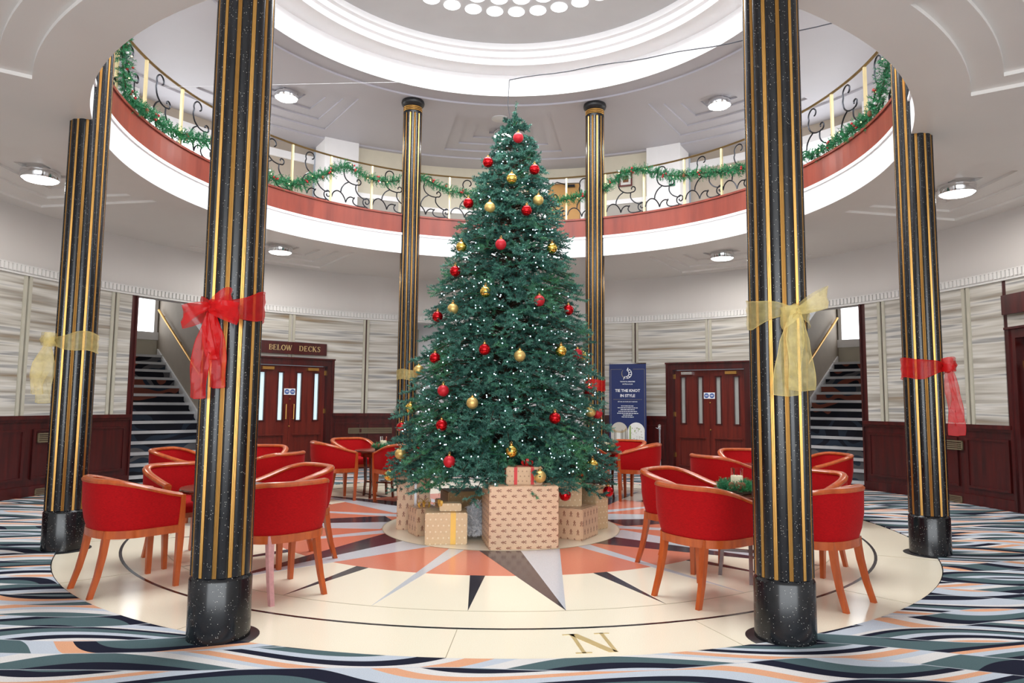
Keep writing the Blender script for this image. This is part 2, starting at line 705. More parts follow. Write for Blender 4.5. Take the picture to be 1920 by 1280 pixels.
def text_mb(s, size, depth, mat, name, parent, M, align='CENTER', spacing=1.0, bold=0.0):
    cu = bpy.data.curves.new('lettering', 'FONT')
    cu.body = s
    cu.size = size
    cu.align_x = align
    cu.align_y = 'CENTER'
    cu.extrude = depth
    cu.offset = bold
    cu.space_character = spacing
    cu.resolution_u = 2
    to = bpy.data.objects.new('lettering', cu)
    COL.objects.link(to)
    dg = bpy.context.evaluated_depsgraph_get()
    me = bpy.data.meshes.new_from_object(to.evaluated_get(dg))
    bpy.data.objects.remove(to)
    bpy.data.curves.remove(cu)
    me.materials.clear()
    me.materials.append(MATS[mat])
    me.transform(M)
    return link(name, me, parent)


def chord_frame(az, r):
    """matrix: local x = to the viewer's right along the wall, y = outward (into wall), z up, origin on the wall"""
    a = math.radians(az)
    out = Vector((math.sin(a), math.cos(a), 0))
    rt = Vector((math.cos(a), -math.sin(a), 0))
    M = Matrix(((rt.x, out.x, 0, r * out.x), (rt.y, out.y, 0, r * out.y), (0, 0, 1, 0), (0, 0, 0, 1)))
    return M


# text in a chord frame must lie in the xz plane facing -y
TXT = Matrix.Rotation(PI / 2, 4, 'X')

RC, RO, RW = 4.264, 4.23, 6.67         # column ring, opening, wall
H1, H2 = 3.924, 6.703                  # soffit, upper ceiling
GAL = 4.50                             # gallery floor

# ------------------------------------------------------------------ floor
mb = MB()
mb.arc(4.293, 19.0, -0.08, 0.008, 0, 360, 2)
floor = structure(mb.obj('floor', 'wave_carpet'))
mb = MB()
mb.lathe([(1e-5, -0.01), (4.285, -0.01), (4.285, 0.0), (1e-5, 0.0)], 160, cap=False)
mb.obj('terrazzo_disc', 'cream_terrazzo', floor)
mb = MB()
mb.arc(4.285, 4.293, -0.01, 0.002, 0, 360)
mb.obj('edge_strip', 'inlay_black', floor)
mb = MB()
mb.arc(3.780, 3.805, -0.005, 0.0012, 0, 360)
mb.obj('ring_inlay', 'inlay_black', floor)
mb = MB()
mb.arc(3.440, 3.446, -0.005, 0.001, 0, 360)
mb.obj('ring_seam', 'seam', floor)
NAZ = 173.2
RT, RI, RB = 3.44, 2.52, 1.0


def flat(poly, z, name, mat, parent=None):
    m_ = MB()
    m_.prism(poly, -0.004, z)
    return m_.obj(name, mat, parent or floor)


for k in range(16):                    # coral field, one sector between neighbouring points
    a = NAZ + 22.5 * k
    poly = []
    for i in range(9):
        p = pol(a + 22.5 * i / 8, RI)
        poly.append((p.x, p.y))
    for i in range(9):
        p = pol(a + 22.5 * (8 - i) / 8, RB)
        poly.append((p.x, p.y))
    flat(poly, 0.0008, 'coral_field', 'coral_terrazzo')
for k in range(8):
    a = NAZ + 45 * k
    tip, ctr = pol(a, RT), pol(a + 1.2, 1.2)
    L, Rr = pol(a + 18.6, 1.40), pol(a - 16.4, 1.40)
    for q, mat in ((L, 'charcoal_terrazzo'), (Rr, 'grey_terrazzo')):
        flat([(tip.x, tip.y), (q.x, q.y), (ctr.x, ctr.y)], 0.0022, 'star_point', mat)
    b = a + 22.5                       # slim grey point between two large ones
    tip, L, Rr = pol(b - 1.0, RT), pol(b + 3.6, 1.25), pol(b - 4.6, 1.25)
    flat([(tip.x, tip.y), (L.x, L.y), (Rr.x, Rr.y)], 0.0016, 'star_point', 'grey_terrazzo')
    for b in (a + 11.25, a - 11.25):   # small black points outside the coral ring
        tip, L, Rr = pol(b - 0.6, RT), pol(b + 1.35, RI), pol(b - 1.35, RI)
        flat([(tip.x, tip.y), (L.x, L.y), (Rr.x, Rr.y)], 0.0014, 'star_point', 'charcoal_terrazzo')
mb = MB()
mb.lathe([(1e-5, -0.004), (1.275, -0.004), (1.275, 0.003), (1e-5, 0.003)], 96, Matrix.Translation((0, -0.336, 0)), cap=False)
mb.obj('centre_disc', 'cream_terrazzo', floor)
mb = MB()
mb.arc(1.275, 1.283, -0.004, 0.0035, 0, 360, M=Matrix.Translation((0, -0.336, 0)))
mb.obj('centre_seam', 'seam', floor)
for k in range(16):                    # brass joints in the outer cream ring
    mb = MB()
    p, q = pol(NAZ + 11 + 22.5 * k, 3.81), pol(NAZ + 11 + 22.5 * k, 4.28)
    mb.tube([(p.x, p.y, 0), (q.x, q.y, 0)], 0.002, 4)
    mb.obj('joint_strip', 'seam', floor)
# the letter N, set in the outer ring, with thin and thick strokes and serifs
mb = MB()
Mn = Matrix.Translation(pol(172.9, 4.055, 0)) @ Matrix.Rotation(math.radians(7.0), 4, 'Z')
hh, hw = 0.155, 0.10
for poly in ([(-hw, -hh), (-hw + .022, -hh), (-hw + .022, hh), (-hw, hh)], [(hw - .022, -hh), (hw, -hh), (hw, hh), (hw - .022, hh)],
             [(-hw - .01, hh), (-hw + .045, hh), (hw, -hh), (hw - .05, -hh)],
             [(-hw - .035, -hh), (-hw + .055, -hh), (-hw + .055, -hh + .012), (-hw - .035, -hh + .012)],
             [(-hw - .045, hh - .012), (-hw + .03, hh - .012), (-hw + .03, hh), (-hw - .045, hh)],
             [(hw - .055, hh - .012), (hw + .035, hh - .012), (hw + .035, hh), (hw - .055, hh)]):
    mb.prism(poly, -0.002, 0.0022, Mn)
mb.obj('compass_letter', 'letter_gold', floor)

# ------------------------------------------------------------------ ceilings with nested stepped coffers
def coffer_ceiling(name, mat, z, rs_in, r_out, levels, extra):
    """heightfield in polar cells; levels = [(r0, r1, half azimuth)], each 3 cm deeper"""
    D = 0.032
    rset = sorted({rs_in, r_out} | {r for l in levels for r in l[:2]} | {e[0] for e in extra})
    az = set()
    for h in [l[2] for l in levels] + [22.5]:
        az |= {round(-h, 3), round(h, 3)}
    az = sorted(az)
    full = [az[0]]
    for a, b in zip(az, az[1:]):
        n = max(1, int(math.ceil((b - a) / 2.3)))
        full += [a + (b - a) * (i + 1) / n for i in range(n)]
    m_ = MB()
    cells = {}
    A = []
    for k in range(8):
        A += [45 * k + a for a in full[:-1]]
    nA = len(A)

    def depth(am, rm):
        d = 0.0
        for r, dz in extra:
            if rm > r:
                d = dz
        rel = (am + 22.5) % 45 - 22.5
        for (r0, r1, h) in levels:
            if r0 < rm < r1 and abs(rel) < h:
                d += D
        return d
    H = {}
    for i in range(nA):
        a0, a1 = A[i], A[(i + 1) % nA] + (360 if i == nA - 1 else 0)
        for j in range(len(rset) - 1):
            H[i, j] = depth((a0 + a1) / 2, (rset[j] + rset[j + 1]) / 2)
    for (i, j), d in H.items():
        a0, a1 = A[i], A[(i + 1) % nA]
        r0, r1 = rset[j], rset[j + 1]
        zz = z + d
        m_.add([pol(a0, r0, zz), pol(a0, r1, zz), pol(a1, r1, zz), pol(a1, r0, zz)], [(0, 1, 2, 3)])
        e = H[(i + 1) % nA, j]
        if abs(e - d) > 1e-6:
            m_.add([pol(a1, r0, z + d), pol(a1, r1, z + d), pol(a1, r1, z + e), pol(a1, r0, z + e)], [(0, 1, 2, 3)])
        if (i, j + 1) in H and abs(H[i, j + 1] - d) > 1e-6:
            e = H[i, j + 1]
            m_.add([pol(a0, r1, z + d), pol(a1, r1, z + d), pol(a1, r1, z + e), pol(a0, r1, z + e)], [(0, 1, 2, 3)])
    me = bpy.data.meshes.new(name)
    me.from_pydata([tuple(p) for p in m_.v], [], m_.f)
    me.materials.append(MATS[mat])
    return structure(link(name, me))


LV = [(4.64, 6.40, 11.3), (4.86, 6.07, 8.9), (5.08, 5.78, 6.2), (5.30, 5.60, 3.0)]
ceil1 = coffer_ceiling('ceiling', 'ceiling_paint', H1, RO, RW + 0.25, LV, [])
ceil2 = coffer_ceiling('ceiling', 'shaded_ceiling_paint', H2, 3.70, 7.62, LV, [(3.70, 0.032), (4.06, 0.0), (6.77, -0.035)])
mb = MB()                              # lid above both ceilings and the floor slab of the gallery
mb.arc(RO + 0.07, 7.7, GAL - 0.02, GAL, 0, 360, 3)
structure(mb.obj('floor', 'taupe_paint'))
mb = MB()
mb.arc(3.72, 7.9, H2 + 0.2, H2 + 0.26, 0, 360, 3)
structure(mb.obj('ceiling', 'white_paint'))
# soffit of the entrance hall around and behind the photographer
mb = MB()
for x0, x1 in ((-6.3, 6.3),):
    pts = []
    for i in range(41):
        a = 115 + 130 * i / 40
        p = pol(a, RW + 0.24)
        pts.append((p.x, p.y))
    pts += [(-6.3, -13.0), (6.3, -13.0)]
    mb.prism(pts, H1, H1 + 0.08)
structure(mb.obj('ceiling', 'ceiling_paint'))
# dome: drum, flat ring, three stepped mouldings, shallow dome
mb = MB()
mb.lathe([(3.70, H2 + 0.02), (3.70, H2 + 0.40), (3.30, H2 + 0.40)], 128, cap=False)
mb.lathe([(3.30, H2 + 0.40), (3.29, H2 + 0.37), (3.27, H2 + 0.37), (3.27, H2 + 0.47), (3.20, H2 + 0.475), (3.20, H2 + 0.57), (3.13, H2 + 0.575), (3.13, H2 + 0.68)], 128, cap=False)
structure(mb.obj('trim_1', 'white_paint'))
mb = MB()
mb.lathe([(3.15, H2 + 0.68), (2.8, H2 + 0.71), (2.0, H2 + 0.74), (1e-5, H2 + 0.78)], 96, cap=False)
dome = structure(mb.obj('ceiling', 'dome_paint', smooth=True))
# ring skylight: deep round glass lenses
sky = structure(thing('window_1', 'skylight', 'window'))
for k in ('label', 'category'):
    del sky[k]
mb = MB()
mb.lathe([(1e-5, 0.03), (0.085, 0.03), (0.085, 0.002), (0.122, 0.0), (0.128, -0.012), (0.118, -0.02), (0.06, -0.026), (1e-5, -0.028)], 20, cap=False)
lens_me = mb.mesh('glass_lens', 'lens_glow', True)
for rr, n, off in ((2.26, 42, 0.0), (1.93, 36, 2.0), (1.60, 30, 0.0)):
    for k in range(n):
        o = link('glass_lens', lens_me, sky)
        o.location = pol(360 * (k + .5) / n + off, rr, H2 + 0.735)

# ------------------------------------------------------------------ balcony front
mb = MB()
mb.arc(RO + 0.001, RO + 0.10, H1 + 0.004, 4.285, 0, 360, 2)
mb.arc(RO - 0.018, RO + 0.02, 4.245, 4.285, 0, 360, 2)
structure(mb.obj('trim_2', 'white_paint'))
mb = MB()
mb.arc(RO + 0.02, RO + 0.09, 4.285, 4.595, 0, 360, 2)
mb.arc(RO + 0.0, RO + 0.14, 4.595, 4.625, 0, 360, 2)
structure(mb.obj('trim_3', 'balcony_wood'))

# ------------------------------------------------------------------ ground floor walls
WALLTOP = H1 + 0.12


def wall_arc(name, az0, az1, mat='wall_paint'):
    m_ = MB()
    m_.arc(RW, RW + 0.2, -0.02, WALLTOP, az0, az1, 2)
    return structure(m_.obj(name, mat))


DL, DR = (30.05, 44.3), (83.0, 97.2)     # door azimuth spans (mirrored)
ST0, ST1 = 48.6, 62.2                    # stair opening
ALC = 18.6
Z_W, Z_C0, Z_C1 = 1.11, 3.03, 3.15
nbase = 0


def wall_segment(side, az0, az1, full=True, header=None):
    """one stretch of curved wall with baseboard, panelled wainscot, dado, wallpaper sheets, stiles"""
    global nbase
    s = 1 if az0 > 0 else -1
    m_ = MB()
    m_.arc(RW, RW + 0.2, -0.02, Z_C1, az0, az1, 2)
    wall = structure(m_.obj('wall_' + side, 'mahogany'))
    lo, hi = min(az0, az1), max(az0, az1)
    m_ = MB()
    m_.arc(RW - 0.03, RW, 0.0, 0.15, lo, hi, 2)
    structure(m_.obj('baseboard_' + side, 'mahogany'))
    m_ = MB()
    m_.arc(RW - 0.055, RW, Z_W - 0.055, Z_W, lo, hi, 2)
    m_.arc(RW - 0.03, RW, Z_W - 0.09, Z_W - 0.055, lo, hi, 2)
    m_.obj('dado_rail', 'mahogany', wall)
    n = max(1, round((hi - lo) / 6.4))
    for i in range(n):
        a, b = lo + (hi - lo) * i / n + 0.55, lo + (hi - lo) * (i + 1) / n - 0.55
        m_ = MB()
        m_.arc(RW - 0.012, RW, 0.24, 0.92, a, b, 2)
        m_.obj('panel', 'mahogany', wall)
        m_ = MB()
        t = 0.35
        m_.arc(RW - 0.03, RW, 0.89, 0.92, a, b, 2)
        m_.arc(RW - 0.03, RW, 0.24, 0.27, a, b, 2)
        m_.arc(RW - 0.03, RW, 0.27, 0.89, a, a + t, 2)
        m_.arc(RW - 0.03, RW, 0.27, 0.89, b - t, b, 2)
        m_.obj('panel_moulding', 'mahogany', wall)
    return wall


def paper(wall, az0, az1, z0, z1):
    m_ = MB()
    m_.arc(RW - 0.012, RW, z0, z1, min(az0, az1), max(az0, az1), 2)
    return m_.obj('wallpaper_sheet', 'brushed_wallpaper', wall)


def stile(wall, az, z0=Z_W, z1=Z_C0):
    for d in (-0.33, 0.33):
        m_ = MB()
        m_.arc(RW - 0.032, RW, z0, z1, az + d - 0.2, az + d + 0.2, 2)
        m_.obj('stile', 'stile_paint', wall)


MATS['seam_old'] = MATS['seam']
plain('stile_paint', srgb(186, 182, 166), 0.5)
for s, side in ((-1, 'left'), (1, 'right')):
    # between stair and the far side door
    w1 = wall_segment(side, s * ST1, s * DR[0])
    cuts = [ST1 + 0.3, 65.35, 77.6, DR[0] - 0.2]
    for a, b in zip(cuts, cuts[1:]):
        paper(w1, s * (a + 0.35), s * (b - 0.35), Z_W, Z_C0)
    for c in cuts[1:-1]:
        stile(w1, s * c)
    m_ = MB()
    m_.arc(RW - 0.03, RW + 0.2, 0.0, Z_C0, min(s * ST1, s * (ST1 - 0.22)), max(s * ST1, s * (ST1 - 0.22)), 1)
    m_.obj('jamb_post', 'mahogany', w1)
    # between alcove and double door
    w2 = wall_segment(side, s * ALC, s * DL[0])
    paper(w2, s * (ALC + 0.2), s * 24.15, Z_W, Z_C0)
    paper(w2, s * 24.85, s * DL[0], Z_W, Z_C0)
    stile(w2, s * 24.5)
    # over the double door, and the pier beside the stair
    m_ = MB()
    m_.arc(RW, RW + 0.2, 2.1, Z_C1, s * DL[0], s * DL[1], 2)
    w3 = structure(m_.obj('wall_' + side, 'wall_paint'))
    paper(w3, s * DL[0], s * 37.05, 2.1, Z_C0)
    paper(w3, s * 37.75, s * DL[1], 2.1, Z_C0)
    stile(w3, s * 37.4, 2.15)
    w4 = wall_segment(side, s * DL[1], s * ST0)
    paper(w4, s * DL[1], s * ST0, Z_W, Z_C0)
    # over the far side door and on towards the entrance hall
    m_ = MB()
    m_.arc(RW, RW + 0.2, 2.36, Z_C1, s * DR[0], s * DR[1], 2)
    w5 = structure(m_.obj('wall_' + side, 'wall_paint'))
    paper(w5, s * DR[0], s * DR[1], 2.36, Z_C0)
    w6 = wall_segment(side, s * DR[1], s * 115)
    paper(w6, s * (DR[1] + .3), s * 114.5, Z_W, Z_C0)
    # frieze above the cornice
    m_ = MB()
    m_.arc(RW, RW + 0.2, Z_C1, WALLTOP, 0, s * 115, 2)
    structure(m_.obj('wall_' + side, 'wall_paint'))
    # dentil cornice
    m_ = MB()
    m_.arc(RW - 0.045, RW + 0.18, Z_C0 - 0.02, Z_C0, 0, s * 115, 2)
    m_.arc(RW - 0.03, RW + 0.18, Z_C0, Z_C1, 0, s * 115, 2)
    m_.arc(RW - 0.05, RW + 0.18, Z_C1 - 0.012, Z_C1, 0, s * 115, 2)
    cor = structure(m_.obj('trim_4', 'cornice_paint'))
    m_ = MB()
    nd = int(115 / 0.56)
    for i in range(nd):
        a = s * (i + 0.5) * 0.56
        M = chord_frame(a, RW - 0.03)
        m_.box((0, -0.012, (Z_C0 + Z_C1) / 2), (0.042, 0.03, Z_C1 - Z_C0 - 0.03), M)
    stuff(m_.obj('dentils', 'cornice_paint', cor))
    # entrance hall side wall behind the photographer
    m_ = MB()
    p = pol(s * 115, RW)
    m_.box((p.x + s * 0.1, (p.y - 13.0) / 2, WALLTOP / 2), (0.2, abs(-13.0 - p.y), WALLTOP))
    structure(m_.obj('wall_entrance_' + side, 'wall_paint'))

# alcove behind the tree
mb = MB()
for s in (-1, 1):
    M = chord_frame(s * ALC, RW)
    mb.box((s * 0.06, 0.75, WALLTOP / 2), (0.12, 1.5, WALLTOP), M)
    mb.box((s * -0.10, 0.02, 1.5), (0.14, 0.08, 3.0), M)
mb.arc(RW + 1.4, RW + 1.5, -0.02, WALLTOP, -24, 24, 2)
structure(mb.obj('wall_back', 'white_paint'))
mb = MB()
mb.arc(RW + 0.2, RW + 1.5, H1, H1 + 0.1, -24, 24, 2)
structure(mb.obj('ceiling', 'ceiling_paint'))
mb = MB()
for s in (-1, 1):
    M = chord_frame(s * 14.0, RW + 1.4)
    mb.box((0, -0.03, 1.5), (0.10, 0.06, 3.0), M)
structure(mb.obj('trim_5', 'stile_paint'))


# ------------------------------------------------------------------ double doors
def double_door(name, az, width, top, glow, closers, plate, handles, r=RW + 0.02):
    M = chord_frame(az, r)
    m_ = MB()
    hw = width / 2
    for sx in (-1, 1):
        m_.box((sx * (hw - 0.06), 0.03, top / 2), (0.12, 0.22, top), M)
    m_.box((0, 0.03, top - 0.06), (width - 0.24, 0.22, 0.12), M)
    m_.box((0, -0.07, top + 0.012), (width + 0.05, 0.10, 0.03), M)
    for sx in (-1, 1):
        m_.box((sx * (hw - 0.01), -0.085, top / 2), (0.05, 0.03, top), M)
    door = structure(m_.obj(name, 'mahogany'))
    lw = (width - 0.24) / 2
    lh = top - 0.13
    for sx in (-1, 1):
        cx = sx * lw / 2
        # leaf: stiles and rails around two slim lights, lock rail, recessed lower panel
        m_ = MB()
        gl, gh, gz0, gz1 = 0.085, 0.9, 0.98, 1.88
        e = lw / 2 - 0.003
        xs = [-e, -0.205 - gl / 2 + 0.03, -0.205 + gl / 2 + 0.03, 0.175 - gl / 2, 0.175 + gl / 2, e]
        if sx > 0:
            xs = [-e, -0.175 - gl / 2, -0.175 + gl / 2, 0.175 - gl / 2, 0.175 + gl / 2, e]
        for i in (0, 2, 4):
            m_.box((cx + (xs[i] + xs[i + 1]) / 2, 0.06, (gz0 + gz1) / 2), (xs[i + 1] - xs[i], 0.045, gz1 - gz0), M)
        m_.box((cx, 0.06, (gz1 + lh) / 2), (2 * e, 0.045, lh - gz1), M)
        m_.box((cx, 0.06, (0.70 + gz0) / 2), (2 * e, 0.045, gz0 - 0.70), M)
        m_.box((cx, 0.075, 0.42), (2 * e, 0.02, 0.56), M)
        m_.box((cx, 0.06, 0.07), (2 * e, 0.045, 0.14), M)
        for q in (-1, 1):
            m_.box((cx + q * (e - 0.05), 0.06, 0.42), (0.10, 0.045, 0.56), M)
        leaf = m_.obj('leaf', 'door_wood', door)
        m_ = MB()
        m_.box((cx, 0.03, 0.70), (lw - 0.16, 0.025, 0.025), M)
        m_.box((cx, 0.03, 0.15), (lw - 0.16, 0.025, 0.02), M)
        m_.obj('panel_moulding', 'door_wood', leaf)
        for i in (1, 3):
            gx = cx + (xs[i] + xs[i + 1]) / 2
            m_ = MB()
            m_.box((gx, 0.07, (gz0 + gz1) / 2), (gl, 0.012, gz1 - gz0), M)
            m_.obj('pane', glow, leaf)
            m_ = MB()
            for q in (-1, 1):
                m_.box((gx + q * (gl / 2 + 0.009), 0.03, (gz0 + gz1) / 2), (0.02, 0.025, gz1 - gz0 + 0.05), M)
                m_.box((gx, 0.03, (gz0 + gz1) / 2 + q * ((gz1 - gz0) / 2 + 0.012)), (gl + 0.05, 0.025, 0.022), M)
            m_.obj('bead', 'mahogany', leaf)
        m_ = MB()
        m_.box((sx * lw * 0.62, 0.0, lh - 0.06), (0.22, 0.06, 0.055), M)
        m_.obj('door_closer', closers[0 if sx < 0 else 1], leaf)
        for hz in (0.35, 1.15, 1.9):
            m_ = MB()
            m_.box((sx * (lw - 0.012), 0.03, hz), (0.02, 0.02, 0.09), M)
            m_.obj('hinge', 'brass', leaf)
        if handles:
            m_ = MB()
            hx = sx * 0.075
            m_.tube([M @ Vector((hx, 0.04, 1.00)), M @ Vector((hx, -0.03, 1.0)), M @ Vector((hx, -0.03, 1.28)), M @ Vector((hx, 0.04, 1.28))], 0.011, 8)
            m_.obj('pull_handle', 'brass', leaf, True)
    if plate:
        m_ = MB()
        m_.box((0.0, 0.025, 1.52), (0.22, 0.008, 0.12), M)
        pl_ = m_.obj('notice_plate', 'sign_white', door)
        for sx in (-1, 1):
            m_ = MB()
            m_.lathe([(1e-5, -0.004), (0.046, -0.004), (0.046, 0.002), (1e-5, 0.002)], 20, M @ Matrix.Translation((sx * 0.054, 0.018, 1.52)) @ Matrix.Rotation(PI / 2, 4, 'X'), cap=False)
            m_.obj('notice_disc', 'sign_blue', pl_)
            for dz in (-0.012, 0.0, 0.012):
                m_ = MB()
                m_.box((sx * 0.054, 0.0125, 1.52 + dz), (0.056, 0.003, 0.006), M)
                m_.obj('notice_line', 'sign_white', pl_)
        for hz in (1.38, 0.86):
            m_ = MB()
            m_.sphere(M @ Vector((0.012, 0.03, hz)), 0.018, 10, 6)
            m_.obj('lock_knob', 'brass', door, True)
    return door


double_door('door_1', -37.17, 1.66, 2.15, 'frosted_glow', ('brass', 'brass'), True, True)
plain('frosted_dark', srgb(168, 170, 166), 0.35)
double_door('door_2', 37.17, 1.66, 2.15, 'frosted_dark', ('chrome', 'brass'), True, False)
for s in (1, -1):
    double_door('door_3', s * 90.1, 1.66, 2.36, 'frosted_dark', ('brass', 'brass'), False, False)

# ------------------------------------------------------------------ stairs and stair wells
for s, side in ((-1, 'left'), (1, 'right')):
    t_ = Vector((s * 0.7071, 0.7071, 0))          # direction of climb
    l_ = Vector((s * 0.7071, -0.7071, 0))         # towards the outer side
    O = Vector((s * 4.69, 4.33, 0)) + t_ * 0.12
    Ms = Matrix(((l_.x, t_.x, 0, O.x), (l_.y, t_.y, 0, O.y), (0, 0, 1, 0), (0, 0, 0, 1)))
    W_, G_, Rz, NS = 1.80, 0.27, 0.167, 14
    st = thing('staircase', ('dark carpeted staircase with pale nosings, left of the door with the lettered sign' if s < 0 else
                             'dark carpeted staircase with pale nosings, right of the right double door'), 'staircase')
    for k in range(NS):
        z = 0.11 + Rz * k
        m_ = MB()
        m_.box((W_ / 2, G_ * k + G_ / 2 + 0.04, z - Rz / 2 - 0.005), (W_, G_ + 0.08, Rz + 0.01 if k else z), Ms)
        if k == 0:
            m_ = MB()
            m_.box((W_ / 2, G_ / 2 + 0.04, z / 2), (W_, G_ + 0.08, z), Ms)
        stp = m_.obj('step', 'stair_carpet', st)
        m_ = MB()
        m_.box((W_ / 2, G_ * k + 0.015, z + 0.004), (W_, 0.075, 0.016), Ms)
        m_.box((W_ / 2, G_ * k - 0.016, z - 0.016), (W_, 0.012, 0.046), Ms)
        m_.obj('nosing', 'stair_nosing', stp)
    m_ = MB()                                      # stringer against the inner wall
    ztop = 0.11 + Rz * (NS - 1)
    m_.add([(0.0, -0.1, 0.0), (0.0, G_ * NS, ztop), (0.0, G_ * NS, ztop + 0.16), (0.0, -0.1, 0.22),
            (0.03, -0.1, 0.0), (0.03, G_ * NS, ztop), (0.03, G_ * NS, ztop + 0.16), (0.03, -0.1, 0.22)],
           [(0, 1, 2, 3), (4, 7, 6, 5), (0, 4, 5, 1), (3, 2, 6, 7), (0, 3, 7, 4), (1, 5, 6, 2)], Ms)
    m_.obj('stringer', 'white_paint', st)
    m_ = MB()
    sl = Rz / G_
    m_.tube([Ms @ Vector((0.07, -0.2, 1.0)), Ms @ Vector((0.07, 0.0, 1.0)), Ms @ Vector((0.07, G_ * NS - 0.1, 1.0 + sl * (G_ * NS - 0.1)))], 0.025, 8)
    hr = m_.obj('handrail', 'brass', st, True)
    for q in (0.3, 1.4, 2.5, 3.5):
        m_ = MB()
        m_.tube([Ms @ Vector((0.0, q, 0.96 + sl * q)), Ms @ Vector((0.07, q, 0.99 + sl * q))], 0.008, 6)
        m_.obj('bracket', 'brass', hr)
    # walls of the stair well
    m_ = MB()
    Lw = G_ * NS + 0.12
    m_.box((-0.06, Lw / 2 + 0.12, 2.3), (0.12, Lw - 0.24, 4.6), Ms)
    m_.box((W_ + 0.05, Lw / 2 + 0.4, 2.3), (0.1, Lw - 0.8, 4.6), Ms)
    structure(m_.obj('wall_stair_' + side, 'taupe_paint'))
    m_ = MB()
    m_.add([(0.0, 0.5, 2.05), (0.0, Lw, 2.05 + sl * (Lw - 0.5)), (0.0, Lw, 2.20 + sl * (Lw - 0.5)), (0.0, 0.5, 2.20),
            (0.035, 0.5, 2.05), (0.035, Lw, 2.05 + sl * (Lw - 0.5)), (0.035, Lw, 2.20 + sl * (Lw - 0.5)), (0.035, 0.5, 2.20)],
           [(0, 1, 2, 3), (4, 7, 6, 5), (0, 4, 5, 1), (3, 2, 6, 7), (0, 3, 7, 4), (1, 5, 6, 2)], Ms)
    structure(m_.obj('trim_6', 'white_paint'))
    m_ = MB()
    m_.box((W_ / 2, Lw + 0.06, 1.35), (W_ + 0.2, 0.12, 2.70), Ms)
    m_.box((W_ / 2, Lw + 0.06, 4.35), (W_ + 0.2, 0.12, 0.5), Ms)
    m_.box((0.0, Lw + 0.06, 3.4), (0.06, 0.12, 1.4), Ms)
    m_.box((W_ - 0.1, Lw + 0.06, 3.4), (0.4, 0.12, 1.4), Ms)
    m_.box((W_ / 2, Lw / 2, 4.62), (W_ + 0.2, Lw + 0.2, 0.08), Ms)
    m_.box((W_ / 2, G_ * NS + 0.06, ztop - 0.05), (W_, 0.2, 0.1), Ms)
    structure(m_.obj('wall_stair_end_' + side, 'beige_paint'))
    m_ = MB()
    m_.box((0.75, Lw - 0.03, 2.72), (1.5, 0.08, 0.17), Ms)
    m_.box((0.06, Lw - 0.03, 3.4), (0.07, 0.06, 1.4), Ms)
    m_.box((1.46, Lw - 0.03, 3.4), (0.07, 0.06, 1.4), Ms)
    m_.box((0.75, Lw - 0.03, 4.08), (1.5, 0.06, 0.07), Ms)
    wn = structure(m_.obj('window_2', 'white_paint'))
    m_ = MB()
    m_.box((0.75, Lw + 0.03, 3.4), (1.36, 0.01, 1.32), Ms)
    m_.obj('pane', 'window_glow', wn)

# ------------------------------------------------------------------ upper gallery walls
def gal(name, mat, az0, az1, r, z0=GAL, z1=H2 + 0.05, th=0.1):
    m_ = MB()
    m_.arc(r, r + th, z0, z1, az0, az1, 2)
    return structure(m_.obj(name, mat))


gal('wall_gallery_back', 'beige_paint', -19, 19, 7.40)
for s, side in ((-1, 'left'), (1, 'right')):
    gal('wall_gallery_' + side, 'beige_paint', s * 18.5, s * 27.0, 6.86)
    m_ = MB()
    M = chord_frame(s * 18.5, 6.86)
    m_.box((-s * 0.0, 0.3, (GAL + H2) / 2), (0.08, 0.6, H2 - GAL), M)
    structure(m_.obj('wall_gallery_' + side, 'beige_paint'))
    gal('trim_7', 'white_paint', s * 26.6, s * 32.6, 6.72, th=0.6)          # fluted white pier
    gal('wall_gallery_' + side, 'taupe_paint', s * 32.6, s * 46.8, 7.45)  # brown-beige wall; the taupe carries this recess's shade in its colour
    gal('wall_gallery_' + side, 'taupe_paint', s * 46.8, s * 60.6, 7.45, 6.32, H2 + 0.05)
    gal('wall_gallery_' + side, 'grey_paint', s * 46.8, s * 60.6, 7.45, GAL, 4.66)
    gal('trim_8', 'white_paint', s * 60.6, s * 65.5, 7.20, th=0.35)
    gal('wall_gallery_' + side, 'wall_paint', s * 65.5, s * 180, 7.45)
    gal('trim_9', 'white_paint', s * 32.6, s * 60.6, 7.40, 6.32, 6.48, 0.06)
    m_ = MB()
    m_.arc(7.43, 7.45, 4.66, 6.32, s * 46.8, s * 60.6, 2)
    wn = structure(m_.obj('window_3', 'white_paint'))
    for i in range(3):
        m_ = MB()
        a = 46.8 + 13.8 * i / 3
        m_.arc(7.415, 7.43, 4.70, 6.28, s * (a + 0.25), s * (a + 4.35), 2)
        m_.obj('pane', 'window_glow', wn)
    # white dado rail and grey dado on the beige walls
    for a0, a1, r in ((19.0, 26.6, 6.86), (0, 18.5, 7.40)):
        if a0 == 0 and s > 0:
            segs = ((0, 6.0), (13.6, 18.5))
        else:
            segs = ((a0, a1),)
        for b0, b1 in segs:
            m_ = MB()
            m_.arc(r - 0.03, r, 5.60, 5.70, s * b0, s * b1, 2)
            structure(m_.obj('trim_10', 'white_paint'))
            m_ = MB()
            m_.arc(r - 0.012, r, GAL, 5.60, s * b0, s * b1, 2)
            structure(m_.obj('wall_gallery_dado', 'grey_paint'))
